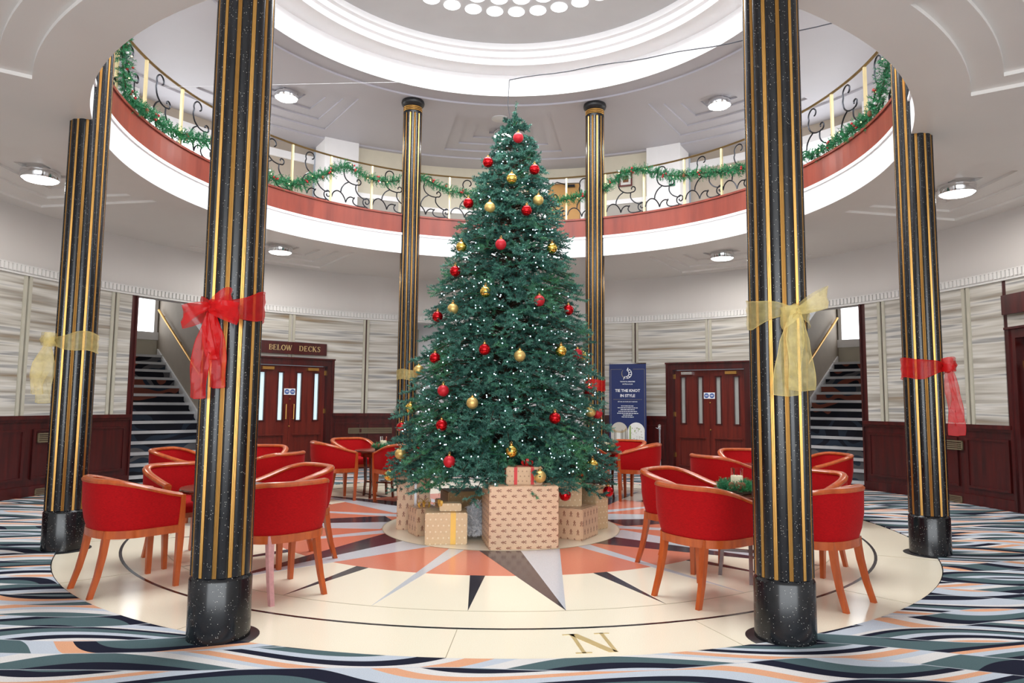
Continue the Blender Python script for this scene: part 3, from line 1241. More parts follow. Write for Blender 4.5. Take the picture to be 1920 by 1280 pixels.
# tan door with white frame and closer at the back of the gallery
M = chord_frame(10.6, 7.33)
mb = MB()
for sx in (-1, 1):
    mb.box((sx * 0.46, 0, 5.4), (0.09, 0.1, 1.82), M)
mb.box((0, 0, 6.34), (1.01, 0.1, 0.09), M)
d4 = structure(mb.obj('door_4', 'white_paint'))
mb = MB()
mb.box((0.04, 0.01, 5.38), (0.72, 0.05, 1.80), M)
leaf = mb.obj('leaf', 'tan_door', d4)
mb = MB()
mb.box((-0.37, 0.03, 5.38), (0.10, 0.02, 1.80), M)
mb.obj('side_light', 'window_glow', d4)
mb = MB()
mb.box((0.18, -0.05, 6.22), (0.22, 0.07, 0.05), M)
mb.tube([M @ Vector((0.1, -0.06, 6.25)), M @ Vector((-0.1, -0.2, 6.27)), M @ Vector((-0.2, -0.04, 6.28))], 0.012, 6)
mb.obj('door_closer', 'iron', leaf)
# framed picture on the beige wall right of the back column
M = chord_frame(22.6, 6.83)
pf = thing('picture_frame', 'small brown framed picture on the beige gallery wall, half behind garland', 'picture')
mb = MB()
for sx in (-1, 1):
    mb.box((sx * 0.125, 0, 6.14), (0.03, 0.03, 0.34), M)
    mb.box((0, 0, 6.14 + sx * 0.155), (0.22, 0.03, 0.03), M)
mb.obj('frame', 'door_wood', pf)
mb = MB()
mb.box((0, 0.008, 6.14), (0.22, 0.01, 0.28), M)
mb.obj('mount', 'photo_white', pf)
mb = MB()
mb.box((0, 0.001, 6.13), (0.12, 0.006, 0.14), M)
mb.obj('print', 'cone_brown', pf)
# green exit sign on the right pier
M = chord_frame(31.2, 6.70)
ex = thing('exit_sign', 'green and white emergency exit sign on the white gallery pier at right', 'sign')
mb = MB()
mb.box((0, 0, 5.92), (0.13, 0.012, 0.22), M)
mb.obj('plate', 'sign_green', ex)
mb = MB()
mb.box((0.028, -0.008, 5.92), (0.045, 0.004, 0.15), M)
mb.obj('door_symbol', 'sign_white', ex)
mb = MB()
mb.lathe([(1e-5, -.003), (0.013, -.003), (0.013, .003), (1e-5, .003)], 10, M @ Matrix.Translation((-0.03, -0.008, 5.985)) @ Matrix.Rotation(PI / 2, 4, 'X'), cap=False)
mb.box((-0.03, -0.008, 5.94), (0.022, 0.004, 0.06), M)
mb.box((-0.042, -0.008, 5.89), (0.014, 0.004, 0.06), M)
mb.box((-0.018, -0.008, 5.885), (0.014, 0.004, 0.05), M)
mb.obj('running_figure', 'sign_white', ex)

# ------------------------------------------------------------------ columns
def shaft_ring(R, z, gap=4.6):
    pts = []
    for k in range(12):
        c = 30 * k + 15
        for i in range(9):
            a = c + (-15 + gap) + (30 - 2 * gap) * i / 8
            x = (i - 4) / 4
            rr = R * (0.955 + 0.045 * (1 - x * x) ** 0.6) if abs(x) < 1 else R * 0.945
            pts.append(pol(a, rr, z))
        pts.append(pol(c + 15 - gap + 0.01, R * 0.915, z))
        pts.append(pol(c + 15 + gap - 0.01, R * 0.915, z))
    return pts


RS = 0.166
mb = MB()
ra, rb_ = shaft_ring(RS, 0.36), shaft_ring(RS, 6.45)
n_ = len(ra)
mb.add(ra + rb_, [(i, (i + 1) % n_, n_ + (i + 1) % n_, n_ + i) for i in range(n_)] + [tuple(range(n_ - 1, -1, -1)), tuple(range(n_, 2 * n_))])
shaft_me = mb.mesh('shaft', 'black_terrazzo', True)
mb = MB()
for d in (-2.3, 0, 2.3):
    p = pol(d, RS * 0.940)
    mb.tube([(p.x, p.y, 0.36), (p.x, p.y, 6.45)], 0.0046, 6)
p = pol(0, RS * 0.925)
mb.box((p.x, p.y, 3.4), (0.022, 0.008, 6.08))
strip_me = mb.mesh('gold_strip', 'brass', True)
mb = MB()
mb.lathe([(0.150, 0.0), (0.171, 0.0), (0.171, 0.335), (0.166, 0.345), (0.150, 0.365)], 40)
plinth_me = mb.mesh('plinth', 'black_terrazzo', True)
mb = MB()
mb.lathe([(1e-5, 0.0), (0.222, 0.0), (0.222, 0.003), (0.216, 0.006), (1e-5, 0.006)], 40, cap=False)
disc_me = mb.mesh('base_disc', 'black_gloss', True)
mb = MB()
mb.lathe([(0.14, 6.45), (0.168, 6.45), (0.168, 6.48), (0.15, 6.50), (0.15, 6.58), (0.17, 6.60), (0.196, 6.625), (0.205, 6.66), (0.196, 6.70), (0.14, 6.70)], 36)
cap_me = mb.mesh('capital', 'black_gloss', True)
mb = MB()
for z in (6.505, 6.535, 6.565):
    mb.lathe([(0.14, z - 0.012), (0.166, z - 0.010), (0.170, z), (0.166, z + 0.010), (0.14, z + 0.012)], 36)
capring_me = mb.mesh('gold_ring', 'brass', True)
COLN = {-157.5: 'front left black and gold column tied with a big red bow', 157.5: 'front right black and gold column tied with a gold bow',
        -112.5: 'leftmost black and gold column with a gold bow, standing on the carpet edge', 112.5: 'rightmost black and gold column with a red bow',
        -22.5: 'far black and gold column left of the tree with a gold band', 22.5: 'far black and gold column right of the tree with a red band',
        -67.5: 'black and gold column hidden directly behind the front left column', 67.5: 'black and gold column hidden directly behind the front right column'}
for az, lab in COLN.items():
    c = thing('column', lab, 'column', pol(az, RC), az, 'ring of fluted columns')
    for nm, me in (('shaft', shaft_me), ('plinth', plinth_me), ('base_disc', disc_me), ('capital', cap_me), ('gold_ring', capring_me)):
        link(nm, me, c)
    for k in range(12):
        o = link('gold_strip', strip_me, c)
        o.rotation_euler = (0, 0, -math.radians(30 * k))

# ------------------------------------------------------------------ balcony railing: one thing per bay
def cyl_pt(az, z, r=4.32):
    return pol(az, r, z)


def catmull(pts, n=5):
    P = [Vector(p) for p in pts]
    P = [P[0] * 2 - P[1]] + P + [P[-1] * 2 - P[-2]]
    out = []
    for i in range(1, len(P) - 2):
        for k in range(n):
            t = k / n
            a, b, c, d = P[i - 1:i + 3]
            out.append(0.5 * (2 * b + (c - a) * t + (2 * a - 5 * b + 4 * c - d) * t * t + (3 * b - a - 3 * c + d) * t ** 3))
    out.append(P[-2])
    return out


def spiral(cx, cy, r0, r1, a0, a1, n=14):
    return [(cx + (r0 + (r1 - r0) * i / n) * math.cos(math.radians(a0 + (a1 - a0) * i / n)), cy + (r0 + (r1 - r0) * i / n) * math.sin(math.radians(a0 + (a1 - a0) * i / n)), 0) for i in range(n + 1)]


# ironwork of one panel, drawn in metres (u along the rail, v above the wooden cap)
SCROLLS = [
    spiral(0.34, 0.665, 0.035, 0.105, -60, 210, 14) + [(0.235, 0.55, 0), (0.27, 0.46, 0), (0.36, 0.40, 0), (0.46, 0.385, 0)] + spiral(0.50, 0.45, 0.062, 0.02, -110, 200, 8),
    [(0.33, 0.415, 0), (0.25, 0.36, 0), (0.20, 0.28, 0), (0.19, 0.22, 0)],
    [(0.46, 0.385, 0), (0.46, 0.30, 0), (0.52, 0.22, 0), (0.62, 0.17, 0), (0.68, 0.19, 0)],
    [(0.02, 0.10, 0), (0.05, 0.18, 0), (0.12, 0.225, 0), (0.20, 0.20, 0), (0.26, 0.12, 0), (0.28, 0.06, 0)],
    [(0.28, 0.06, 0), (0.31, 0.13, 0), (0.37, 0.165, 0), (0.44, 0.15, 0)],
    [(0.44, 0.17, 0), (0.41, 0.11, 0), (0.44, 0.055, 0), (0.52, 0.035, 0), (0.64, 0.04, 0)],
    [(0.70, -0.01, 0), (0.68, 0.03, 0), (0.64, 0.05, 0), (0.60, 0.09, 0), (0.60, 0.15, 0), (0.65, 0.19, 0)] + spiral(0.66, 0.13, 0.06, 0.015, 80, -200, 9),
]
SCROLLS = [catmull(s_, 3) for s_ in SCROLLS]
POSTS = {-90: [-108.5, -99.2, -89.7, -79.3, -69.9], -45: [-60.4, -51.1, -41.7, -31.8], 0: [-22.4, -13.0, -3.6, 5.9, 15.4], 45: [24.9, 34.3, 44.1, 53.3, 62.5], 90: [72.3, 81.9, 91.8, 101.2, 110.6],
         -135: [-146, -137, -127.5, -118], 135: [120, 129.4, 138.8, 148.2]}
RNAME = {-90: 'brass and iron balcony railing between the left columns', -45: 'brass and iron balcony railing left of the far left column', 0: 'brass and iron balcony railing behind the tree',
         45: 'brass and iron balcony railing right of the far right column', 90: 'brass and iron balcony railing between the right columns'}
ZB = 4.625
for bay, lab in RNAME.items():
    rl = thing('balcony_railing', lab, 'railing', group='balcony railings around the atrium')
    mb = MB()
    mb.tube([cyl_pt(bay - 22.5 + 45 * i / 24, 5.425) for i in range(25)], 0.021, 8, flat=0.7)
    mb.obj('top_rail', 'dark_brass', rl, True)
    for a in POSTS[bay]:
        if not bay - 22.6 < a < bay + 22.6:
            continue
        mb = MB()
        mb.box((0, 0, (ZB + 5.41) / 2), (0.032, 0.032, 5.41 - ZB), chord_frame(a, 4.32))
        mb.lathe([(0.034, ZB), (0.034, ZB + 0.012), (0.02, ZB + 0.02)], 12, Matrix.Translation(pol(a, 4.32)))
        mb.obj('post', 'rail_brass', rl)
    ps = POSTS[bay]
    for a in [ps[0] - 9.5] + ps:
        if a + 9.4 < bay - 20 or a > bay + 20:
            continue
        mb = MB()
        for s_ in SCROLLS:
            pts = [pol(a + math.degrees(p.x * 1.0 / 4.32), 4.32, ZB + p.y * 1.02) for p in s_]
            pts = [p for p in pts if bay - 22.4 < math.degrees(math.atan2(p.x, p.y)) < bay + 22.4]
            if len(pts) > 2:
                mb.tube(pts, 0.0105, 5)
        if mb.v:
            mb.obj('iron_scroll', 'iron', rl, True)


# ------------------------------------------------------------------ needles, garlands
def needles(tw_p, tw_d, tw_l, per, length, width, lean=0.55):
    """bristly twigs: triangles around each twig axis"""
    n = len(tw_p)
    tw_p = np.repeat(np.asarray(tw_p), per, 0)
    d = np.repeat(np.asarray(tw_d), per, 0)
    l = np.repeat(np.asarray(tw_l), per, 0)[:, None]
    m = len(tw_p)
    t = np.tile(np.linspace(0, 1, per), n)[:, None]
    base = tw_p + d * l * t
    r = rng.normal(size=(m, 3))
    r -= d * (r * d).sum(1, keepdims=True)
    r /= np.linalg.norm(r, axis=1, keepdims=True) + 1e-9
    nd = d * lean + r * (1 - 0.35 * t)
    nd /= np.linalg.norm(nd, axis=1, keepdims=True)
    side = np.cross(nd, rng.normal(size=(m, 3)))
    side /= np.linalg.norm(side, axis=1, keepdims=True) + 1e-9
    ln = length * rng.uniform(0.7, 1.15, (m, 1))
    V = np.stack([base - side * width / 2, base + side * width / 2, base + nd * ln], 1).reshape(-1, 3)
    return V


GARL = {-90: [(-108, 5.30), (-102, 5.25), (-100.3, 5.09), (-99.4, 4.92), (-98.2, 4.78), (-94.9, 4.69), (-90.1, 4.72), (-85.1, 4.73), (-79.0, 4.77), (-73.3, 4.88), (-68.5, 4.95)],
        -45: [(-66, 4.92), (-62, 4.85), (-58.1, 4.77), (-55.3, 4.72), (-50.1, 4.76), (-46.2, 4.96), (-43.0, 5.07), (-39.8, 5.25), (-36.5, 5.25), (-33.2, 5.16), (-29.3, 5.15), (-25.4, 5.21)],
        0: [(-20.8, 5.34), (-16.8, 5.23), (-12.9, 5.14), (-8.3, 5.10), (-1.7, 5.04), (4.8, 4.99), (11.4, 4.97), (16.0, 5.00), (20.6, 5.05)],
        45: [(24.6, 5.10), (27, 5.24), (29.1, 5.35), (33.8, 5.37), (38.4, 5.24), (43.0, 5.13), (48.3, 5.08), (53.6, 5.01), (60.4, 4.92), (65, 4.85)],
        90: [(70, 4.78), (74.3, 4.74), (80.1, 4.70), (84.8, 4.70), (89.7, 4.69), (95.0, 4.70), (99.0, 4.80), (101.5, 4.98), (104, 5.2)]}
GLAB = {-90: 'green garland with red berries on the left balcony railing', -45: 'green garland swagged on the railing just left of the far left column', 0: 'green garland on the railing behind the tree',
        45: 'green garland swagged on the railing just right of the far right column', 90: 'green garland on the right balcony railing'}
for bay, pts in GARL.items():
    g_ = thing('garland', GLAB[bay], 'garland', group='fir garlands along the balcony')
    path = catmull([pol(a, 4.245, z) for a, z in pts], 8)
    mb = MB()
    mb.tube(path, 0.008, 5)
    mb.obj('stem', 'bark', g_)
    P_, D_, L_ = [], [], []
    tot = 0
    for i in range(len(path) - 1):
        a, b = path[i], path[i + 1]
        ln = (b - a).length
        k = max(1, int(ln / 0.0042))
        for q in range(k):
            p = a.lerp(b, (q + rnd.random()) / k)
            d = (b - a).normalized()
            r_ = Vector((rnd.gauss(0, 1), rnd.gauss(0, 1), rnd.gauss(0, 1)))
            r_ = (r_ - d * r_.dot(d)).normalized()
            dd = (d * rnd.uniform(-0.2, 0.7) + r_).normalized()
            P_.append(p)
            D_.append(dd)
            L_.append(rnd.uniform(0.06, 0.135))
    V = needles(P_, D_, L_, 20, 0.034, 0.0085)
    stuff(link('foliage', raw_mesh('foliage', V, np.arange(len(V)), 'garland_needles'), g_))
    for nm, mat, step, r in (('berry', 'berry', 14, 0.017), ('pine_cone', 'cone_brown', 29, 0.024), ('snow_pip', 'snow_white', 31, 0.018), ('light_bulb', 'warm_bulb', 11, 0.0075)):
        mb = MB()
        for i in range(step // 2, len(path), step):
            for q in range(3 if nm == 'berry' else 1):
                a = math.atan2(path[i].x, path[i].y)
                out = Vector((-math.sin(a), -math.cos(a), 0))
                c = path[i] + out * rnd.uniform(0.04, 0.075) + Vector((rnd.uniform(-.03, .03), rnd.uniform(-.03, .03), rnd.uniform(-.05, .06)))
                mb.sphere(c, r * rnd.uniform(0.85, 1.15), 7, 5, 1.4 if nm == 'pine_cone' else 1.0)
        if mb.v:
            o = mb.obj(nm, mat, g_, True)
            stuff(o)

# ------------------------------------------------------------------ ceiling lights
mb = MB()
mb.lathe([(0.12, 0.0), (0.19, 0.0), (0.19, -0.03), (0.203, -0.045), (0.203, -0.135), (0.196, -0.145), (0.186, -0.138), (0.12, -0.06)], 40)
lring = mb.mesh('chrome_ring', 'chrome', True)
mb = MB()
mb.lathe([(1e-5, -0.07), (0.185, -0.07), (0.185, -0.14), (0.165, -0.155), (0.09, -0.166), (1e-5, -0.168)], 36, cap=False)
ldiff = mb.mesh('diffuser', 'lamp_glow', True)
LAMPS = [(-90, H1, 'round ceiling light low at the far left above the gold-bowed column'), (-45, H1, 'round ceiling light on the lower ceiling left of the far left column'),
         (45, H1, 'round ceiling light on the lower ceiling right of the far right column'), (90, H1, 'round ceiling light low at the far right above the red-bowed column'),
         (-45, H2, 'round ceiling light on the upper ceiling above the left railing'), (0, H2, 'round ceiling light on the upper ceiling behind the tree top'),
         (45, H2, 'round ceiling light on the upper ceiling above the right railing')]
for az, z, lab in LAMPS:
    l = thing('ceiling_light', lab, 'ceiling light', pol(az, 5.47, z + 0.127), az, 'round ceiling lights')
    link('chrome_ring', lring, l)
    link('diffuser', ldiff, l)
    p = bpy.data.lights.new('lamp', 'AREA')
    p.shape = 'DISK'
    p.size = 0.32
    p.energy = 26
    p.color = (1, 0.97, 0.93)
    po = bpy.data.objects.new('lamp', p)
    COL.objects.link(po)
    po.location = pol(az, 5.47, z + 0.127 - 0.20)
mb = MB()
mb.lathe([(1e-5, 0.0), (0.16, 0.0), (0.16, -0.012), (0.14, -0.02), (1e-5, -0.02)], 28, cap=False)
sp_ = mb.obj('ceiling_speaker', 'dome_paint', None, True)
sp_.location = pol(-0.9, 4.62, H2 + 0.001)
tag(sp_, 'flat grey round disc on the upper ceiling just left of the tree top', 'speaker')

# ------------------------------------------------------------------ wall grilles, sign, banner, stanchion
def grille(az, z, wd, ht, lab):
    g_ = thing('vent_grille', lab, 'vent', group=None)
    M = chord_frame(az, RW - 0.02)
    m_ = MB()
    for sx in (-1, 1):
        m_.box((sx * (wd / 2 - 0.008), -0.012, z), (0.016, 0.02, ht), M)
        m_.box((0, -0.012, z + sx * (ht / 2 - 0.008)), (wd, 0.02, 0.016), M)
    m_.obj('frame', 'grille_metal', g_)
    m_ = MB()
    n = max(3, int(ht / 0.022))
    for i in range(n):
        m_.box((0, -0.006, z - ht / 2 + ht * (i + .5) / n), (wd - 0.02, 0.012, ht / n * 0.6), M)
    stuff(m_.obj('slats', 'grille_metal', g_))


grille(-73.6, 0.80, 0.32, 0.13, 'small metal vent grille high in the left wainscot')
grille(-73.8, 0.06, 0.26, 0.09, 'low metal vent grille in the baseboard of the left wainscot')
grille(75.0, 0.81, 0.30, 0.13, 'small metal vent grille high in the right wainscot')
grille(74.8, 0.06, 0.26, 0.09, 'low metal vent grille in the baseboard of the right wainscot')
grille(-23.3, 0.76, 0.90, 0.11, 'long metal vent grille in the wainscot right of the lettered door')

# serif capitals from strokes: (x0,y0,x1,y1,width) in a unit-high box
LET = {'B': ([(.08, 0, .08, 1, .16), (.08, .97, .42, .97, .06), (.08, .52, .45, .52, .06), (.08, .03, .48, .03, .06), (.5, .62, .5, .88, .14), (.54, .12, .54, .42, .15), (-.04, .98, .2, .98, .05), (-.04, .02, .2, .02, .05)], .66),
       'E': ([(.08, 0, .08, 1, .16), (.08, .97, .52, .97, .06), (.08, .52, .4, .52, .06), (.08, .03, .55, .03, .06), (.52, .82, .52, 1, .05), (.55, 0, .55, .2, .05), (.4, .42, .4, .62, .05), (-.04, .98, .2, .98, .05), (-.04, .02, .2, .02, .05)], .66),
       'L': ([(.08, 0, .08, 1, .16), (.08, .03, .52, .03, .06), (.52, 0, .52, .24, .05), (-.06, .98, .22, .98, .05), (-.06, .02, .2, .02, .05)], .62),
       'O': ([], .86), 'W': ([(.0, 1, .25, 0, .14), (.25, 0, .48, .95, .07), (.48, .95, .7, 0, .14), (.7, 0, .96, 1, .06), (-.1, .98, .14, .98, .05), (.38, .98, .56, .98, .05), (.86, .98, 1.06, .98, .05)], 1.08),
       'D': ([(.08, 0, .08, 1, .16), (-.04, .97, .4, .97, .06), (-.04, .03, .4, .03, .06), (.4, .97, .6, .8, .1), (.6, .8, .66, .5, .14), (.66, .5, .6, .2, .14), (.6, .2, .4, .03, .1)], .84),
       'C': ([(.7, .8, .55, .96, .07), (.55, .96, .34, .97, .07), (.34, .97, .14, .8, .1), (.14, .8, .07, .5, .16), (.07, .5, .14, .2, .16), (.14, .2, .34, .03, .1), (.34, .03, .56, .05, .07), (.56, .05, .7, .2, .07), (.7, .74, .7, 1, .04)], .8),
       'K': ([(.08, 0, .08, 1, .16), (.1, .42, .6, 1, .07), (.26, .58, .66, 0, .15), (-.04, .98, .2, .98, .05), (-.04, .02, .2, .02, .05), (.48, .98, .74, .98, .05), (.52, .02, .8, .02, .05)], .82),
       'S': ([(.48, .82, .4, .96, .06), (.4, .96, .18, .95, .07), (.18, .95, .08, .76, .12), (.08, .76, .2, .58, .13), (.2, .58, .44, .42, .15), (.44, .42, .52, .22, .13), (.52, .22, .4, .04, .1), (.4, .04, .16, .04, .07), (.16, .04, .06, .2, .06), (.06, 0, .06, .26, .04), (.5, .76, .5, 1, .04)], .62),
       ' ': ([], .55)}
for i in range(16):
    a0, a1 = 2 * PI * i / 16, 2 * PI * (i + 1) / 16
    f_ = lambda a: (.4 + .36 * math.cos(a), .5 + .47 * math.sin(a))
    wd_ = .07 + .09 * abs(math.cos((a0 + a1) / 2))
    LET['O'][0].append((*f_(a0), *f_(a1), wd_))


def serif_text(s, size, M, mat, parent):
    tot = sum(LET[c][1] + .12 for c in s) * size
    x = -tot / 2
    for c in s:
        st_, adv = LET[c]
        if st_:
            m_ = MB()
            for (x0, y0, x1, y1, wd) in st_:
                a, b = Vector((x0, y0)), Vector((x1, y1))
                d = (b - a).normalized()
                n = Vector((-d.y, d.x)) * wd / 2
                q = [a + n, b + n, b - n, a - n]
                vs = [(x + p.x * size, dy, (p.y - .5) * size) for dy in (-0.006, 0.0) for p in q]
                m_.add(vs, [(0, 1, 2, 3), (7, 6, 5, 4), (0, 4, 5, 1), (1, 5, 6, 2), (2, 6, 7, 3), (3, 7, 4, 0)], M)
            m_.obj('letter', mat, parent)
        x += (adv + .12) * size


sg = thing('sign_board', 'mahogany sign board reading BELOW DECKS in gold letters above the left double door', 'sign')
M = chord_frame(-37.0, RW - 0.06)
mb = MB()
mb.box((0, 0, 2.352), (1.30, 0.04, 0.235), M)
mb.obj('board', 'mahogany', sg, bevel=0.006)
serif_text('BELOW  DECKS', 0.10, M @ Matrix.Translation((0.02, -0.021, 2.352)), 'letter_gold', sg)
sg = thing('sign_board', 'dark mahogany sign board above the doorway at the right edge', 'sign')
mb = MB()
mb.box((0, 0, 2.68), (1.30, 0.04, 0.26), chord_frame(88.4, RW - 0.08))
mb.obj('board', 'mahogany', sg, bevel=0.006)

# roll-up banner
bn = thing('banner_stand', 'blue roll-up wedding banner beside the right double door', 'banner')
M = chord_frame(24.1, 6.15) @ Matrix.Translation((0, 0, 0))
mb = MB()
mb.box((0, 0, 1.13), (0.74, 0.008, 2.02), M)
sheet = mb.obj('sheet', 'banner_blue', bn)
mb = MB()
mb.box((0, 0.0, 0.06), (0.76, 0.14, 0.11), M)
mb.obj('base', 'chrome', bn, bevel=0.01)
mb = MB()
mb.tube([M @ Vector((0, 0.05, 0.1)), M @ Vector((0, 0.03, 2.15))], 0.012, 8)
mb.obj('pole', 'chrome', bn)
mb = MB()
mb.box((0, 0, 2.145), (0.75, 0.022, 0.02), M)
mb.obj('top_bar', 'chrome', bn)
F = M @ Matrix.Translation((0, -0.006, 0))
text_mb('TIE THE KNOT', 0.077, 0.001, 'sign_white', 'headline', sheet, F @ Matrix.Translation((0, 0, 1.605)) @ TXT, spacing=0.98, bold=0.0016)
text_mb('IN STYLE', 0.077, 0.001, 'sign_white', 'headline', sheet, F @ Matrix.Translation((0, 0, 1.505)) @ TXT, spacing=0.98, bold=0.0016)
text_mb('THE ROYAL MARITIME', 0.030, 0.001, 'sign_white', 'club_name', sheet, F @ Matrix.Translation((0, 0, 1.785)) @ TXT, bold=0.0006)
text_mb('HOTEL & CLUB', 0.030, 0.001, 'sign_white', 'club_name', sheet, F @ Matrix.Translation((0, 0, 1.735)) @ TXT, bold=0.0006)
text_mb('SET SAIL ON YOUR LIFE TOGETHER', 0.0245, 0.001, 'sign_white', 'strap_line', sheet, F @ Matrix.Translation((0, 0, 1.388)) @ TXT, bold=0.0004)
mb = MB()
for i, wd in enumerate((0.26, 0.40, 0.28, 0.37, 0.42, 0.19, 0.24)):
    x = -wd / 2
    while x < wd / 2 - 0.01:
        ww = min(rnd.uniform(0.018, 0.06), wd / 2 - x)
        mb.box((x + ww / 2, 0, 1.305 - i * 0.036), (ww, 0.002, 0.012), F)
        x += ww + 0.009
mb.obj('small_print', 'sign_white', sheet)
mb = MB()
mb.box((0, 0, 1.433), (0.58, 0.002, 0.004), F)
mb.box((-0.225, 0, 2.03), (0.23, 0.002, 0.004), F)
mb.box((0.225, 0, 2.03), (0.23, 0.002, 0.004), F)
for sx in (-1, 1):
    mb.box((sx * 0.338, 0, 1.42), (0.004, 0.002, 1.22), F)
mb.obj('border_line', 'banner_gold', sheet)
# emblem: slim gold crescent at left, open white ribbed crescent at right
def crescent(cx, cz, r0, r1, a0, a1, n=18):
    m_ = MB()
    rows = []
    for i in range(n + 1):
        a = math.radians(a0 + (a1 - a0) * i / n)
        t = math.sin(PI * i / n) ** 0.7
        ro, ri = r1, r1 - (r1 - r0) * t
        rows.append((Vector((cx + ro * math.sin(a), -0.001, cz + ro * math.cos(a))), Vector((cx + ri * math.sin(a), -0.001, cz + ri * math.cos(a)))))
    vs = [F @ p for r in rows for p in r]
    m_.add(vs, [(2 * i, 2 * i + 1, 2 * i + 3, 2 * i + 2) for i in range(n)])
    return m_


crescent(-0.02, 1.945, 0.088, 0.100, 190, 325).obj('emblem', 'banner_gold', sheet)
m_ = crescent(-0.01, 1.945, 0.086, 0.100, 12, 205)
m2 = crescent(-0.03, 1.945, 0.052, 0.066, 5, 215)
for a in (35, 70, 105, 140, 172):
    A_ = math.radians(a)
    p, q = Vector((-0.025 + .062 * math.sin(A_), 0, 1.945 + .062 * math.cos(A_))), Vector((-0.01 + .092 * math.sin(A_), 0, 1.945 + .092 * math.cos(A_)))
    m_.tube([F @ p, F @ q], 0.006, 4)
m_.tube([F @ Vector((-0.005, 0, 2.01)), F @ Vector((0.005, 0, 2.035)), F @ Vector((0.012, 0, 2.065))], [0.012, 0.010, 0.002], 4)
m_.tube([F @ Vector((-0.055, 0, 1.88)), F @ Vector((-0.07, 0, 1.855)), F @ Vector((-0.082, 0, 1.82))], [0.012, 0.010, 0.002], 4)
m_.v += []
o_ = len(m_.v)
m_.v += m2.v
m_.f += [tuple(i + o_ for i in f) for f in m2.f]
m_.obj('emblem', 'sign_white', sheet)
# two arched photographs at the foot of the banner
for sx, nm in ((-1, 0), (1, 1)):
    cx = sx * 0.17
    m_ = MB()
    arch = [(cx + (0.168 if sx < 0 else 0.165) * math.cos(a), 0.82 + 0.165 * math.sin(a)) for a in [PI * i / 14 for i in range(15)]] + [(cx - .165, 0.42), (cx + .165, 0.42)]
    vs = [F @ Vector((x, -0.001 - 0.0005 * nm, z)) for x, z in arch]
    m_.add(vs, [tuple(range(len(vs)))])
    ph = m_.obj('photograph', 'photo_white' if sx > 0 else 'photo_grey', sheet)
    FF = F @ Matrix.Translation((cx, -0.003, 0))
    if sx < 0:
        m_ = MB()
        m_.tube([FF @ Vector((.15 * math.cos(a), 0, 0.90 + .10 * math.sin(a))) for a in [PI + PI * i / 12 for i in range(13)]], 0.006, 4)
        m_.tube([FF @ Vector((.15 * math.cos(a), 0, 0.86 + .08 * math.sin(a))) for a in [PI + PI * i / 12 for i in range(13)]], 0.005, 4)
        m_.obj('balcony_curve', 'photo_gold', ph)
        m_ = MB()
        for x in (-.09, .06, .13):
            m_.box((x, 0, 0.66), (0.008, 0.002, 0.36), FF)
        m_.box((-.10, 0, 0.52), (0.03, 0.002, 0.09), FF)
        m_.obj('dark_pillars', 'ink_dark', ph)
        m_ = MB()
        m_.box((-.015, 0, 0.62), (0.07, 0.002, 0.35), FF)
        m_.obj('pale_dress', 'photo_white', ph)
    else:
        m_ = MB()
        for i in range(22):
            x, z = rnd.uniform(-.1, .12), rnd.uniform(.55, .93)
            m_.box((x, 0, z), (rnd.uniform(.01, .035), 0.002, rnd.uniform(.008, .03)), FF)
        m_.obj('table_ware', 'photo_grey', ph)
        m_ = MB()
        m_.box((-.12, 0, 0.72), (0.035, 0.002, 0.4), FF)
        for i in range(5):
            m_.box((rnd.uniform(-.08, .1), 0, rnd.uniform(.6, .9)), (0.02, 0.002, 0.02), FF)
        m_.obj('leaves', 'photo_green', ph)
        m_ = MB()
        m_.box((.12, 0, 0.58), (0.07, 0.002, 0.10), FF)
        m_.obj('orange_flowers', 'photo_orange', ph)

sn = thing('barrier_post', 'chrome barrier post standing by the right double door', 'barrier post', pol(30.3, 6.05))
mb = MB()
mb.lathe([(1e-5, 0), (0.15, 0), (0.15, 0.012), (0.03, 0.03), (0.03, 0.04)], 28)
mb.obj('base', 'chrome', sn, True)
mb = MB()
mb.lathe([(0.02, 0.03), (0.02, 0.86), (0.028, 0.87), (0.028, 0.90), (0.034, 0.91), (0.034, 0.945), (0.02, 0.96), (1e-5, 0.965)], 16)
mb.obj('post', 'chrome', sn, True)
mb = MB()
mb.tube([(-0.02, 0, 0.89), (-0.06, -.02, 0.885), (-0.08, -.03, 0.90)], 0.008, 6)
mb.obj('hook', 'chrome', sn, True)

# ------------------------------------------------------------------ tub chairs
def u_path(n=18, a=0.292, yf=0.235, yc=-0.01, b=0.262):
    pts = []
    m = 5
    for i in range(m):
        pts.append((-a * (0.955 + 0.045 * i / m), yf + (yc - yf) * i / m))
    for i in range(n + 1):
        t = PI + PI * i / n
        c, s_ = math.cos(t), math.sin(t)
        e = 0.78
        pts.append((a * math.copysign(abs(c) ** e, c), yc + b * math.copysign(abs(s_) ** e, s_)))
    for i in range(1, m + 1):
        pts.append((a * (1.0 - 0.045 * i / m), yc + (yf - yc) * i / m))
    return [Vector((x, y, 0)) for x, y in pts]


def normals(P):
    out = []
    for i in range(len(P)):
        d = P[min(i + 1, len(P) - 1)] - P[max(i - 1, 0)]
        out.append(Vector((d.y, -d.x, 0)).normalized() * (1 if True else -1))
    # make them point outward
    return [n_ if (n_.x * p.x + n_.y * (p.y - 0.1)) > 0 else -n_ for n_, p in zip(out, P)]


def sweep(sections, caps=True):
    m_ = MB()
    n = len(sections[0])
    vs = [p for s_ in sections for p in s_]
    fs = []
    for i in range(len(sections) - 1):
        for k in range(n):
            l = (k + 1) % n
            fs.append((i * n + k, i * n + l, (i + 1) * n + l, (i + 1) * n + k))
    if caps:
        fs.append(tuple(range(n)))
        e = (len(sections) - 1) * n
        fs.append(tuple(e + k for k in reversed(range(n))))
    m_.add(vs, fs)
    return m_


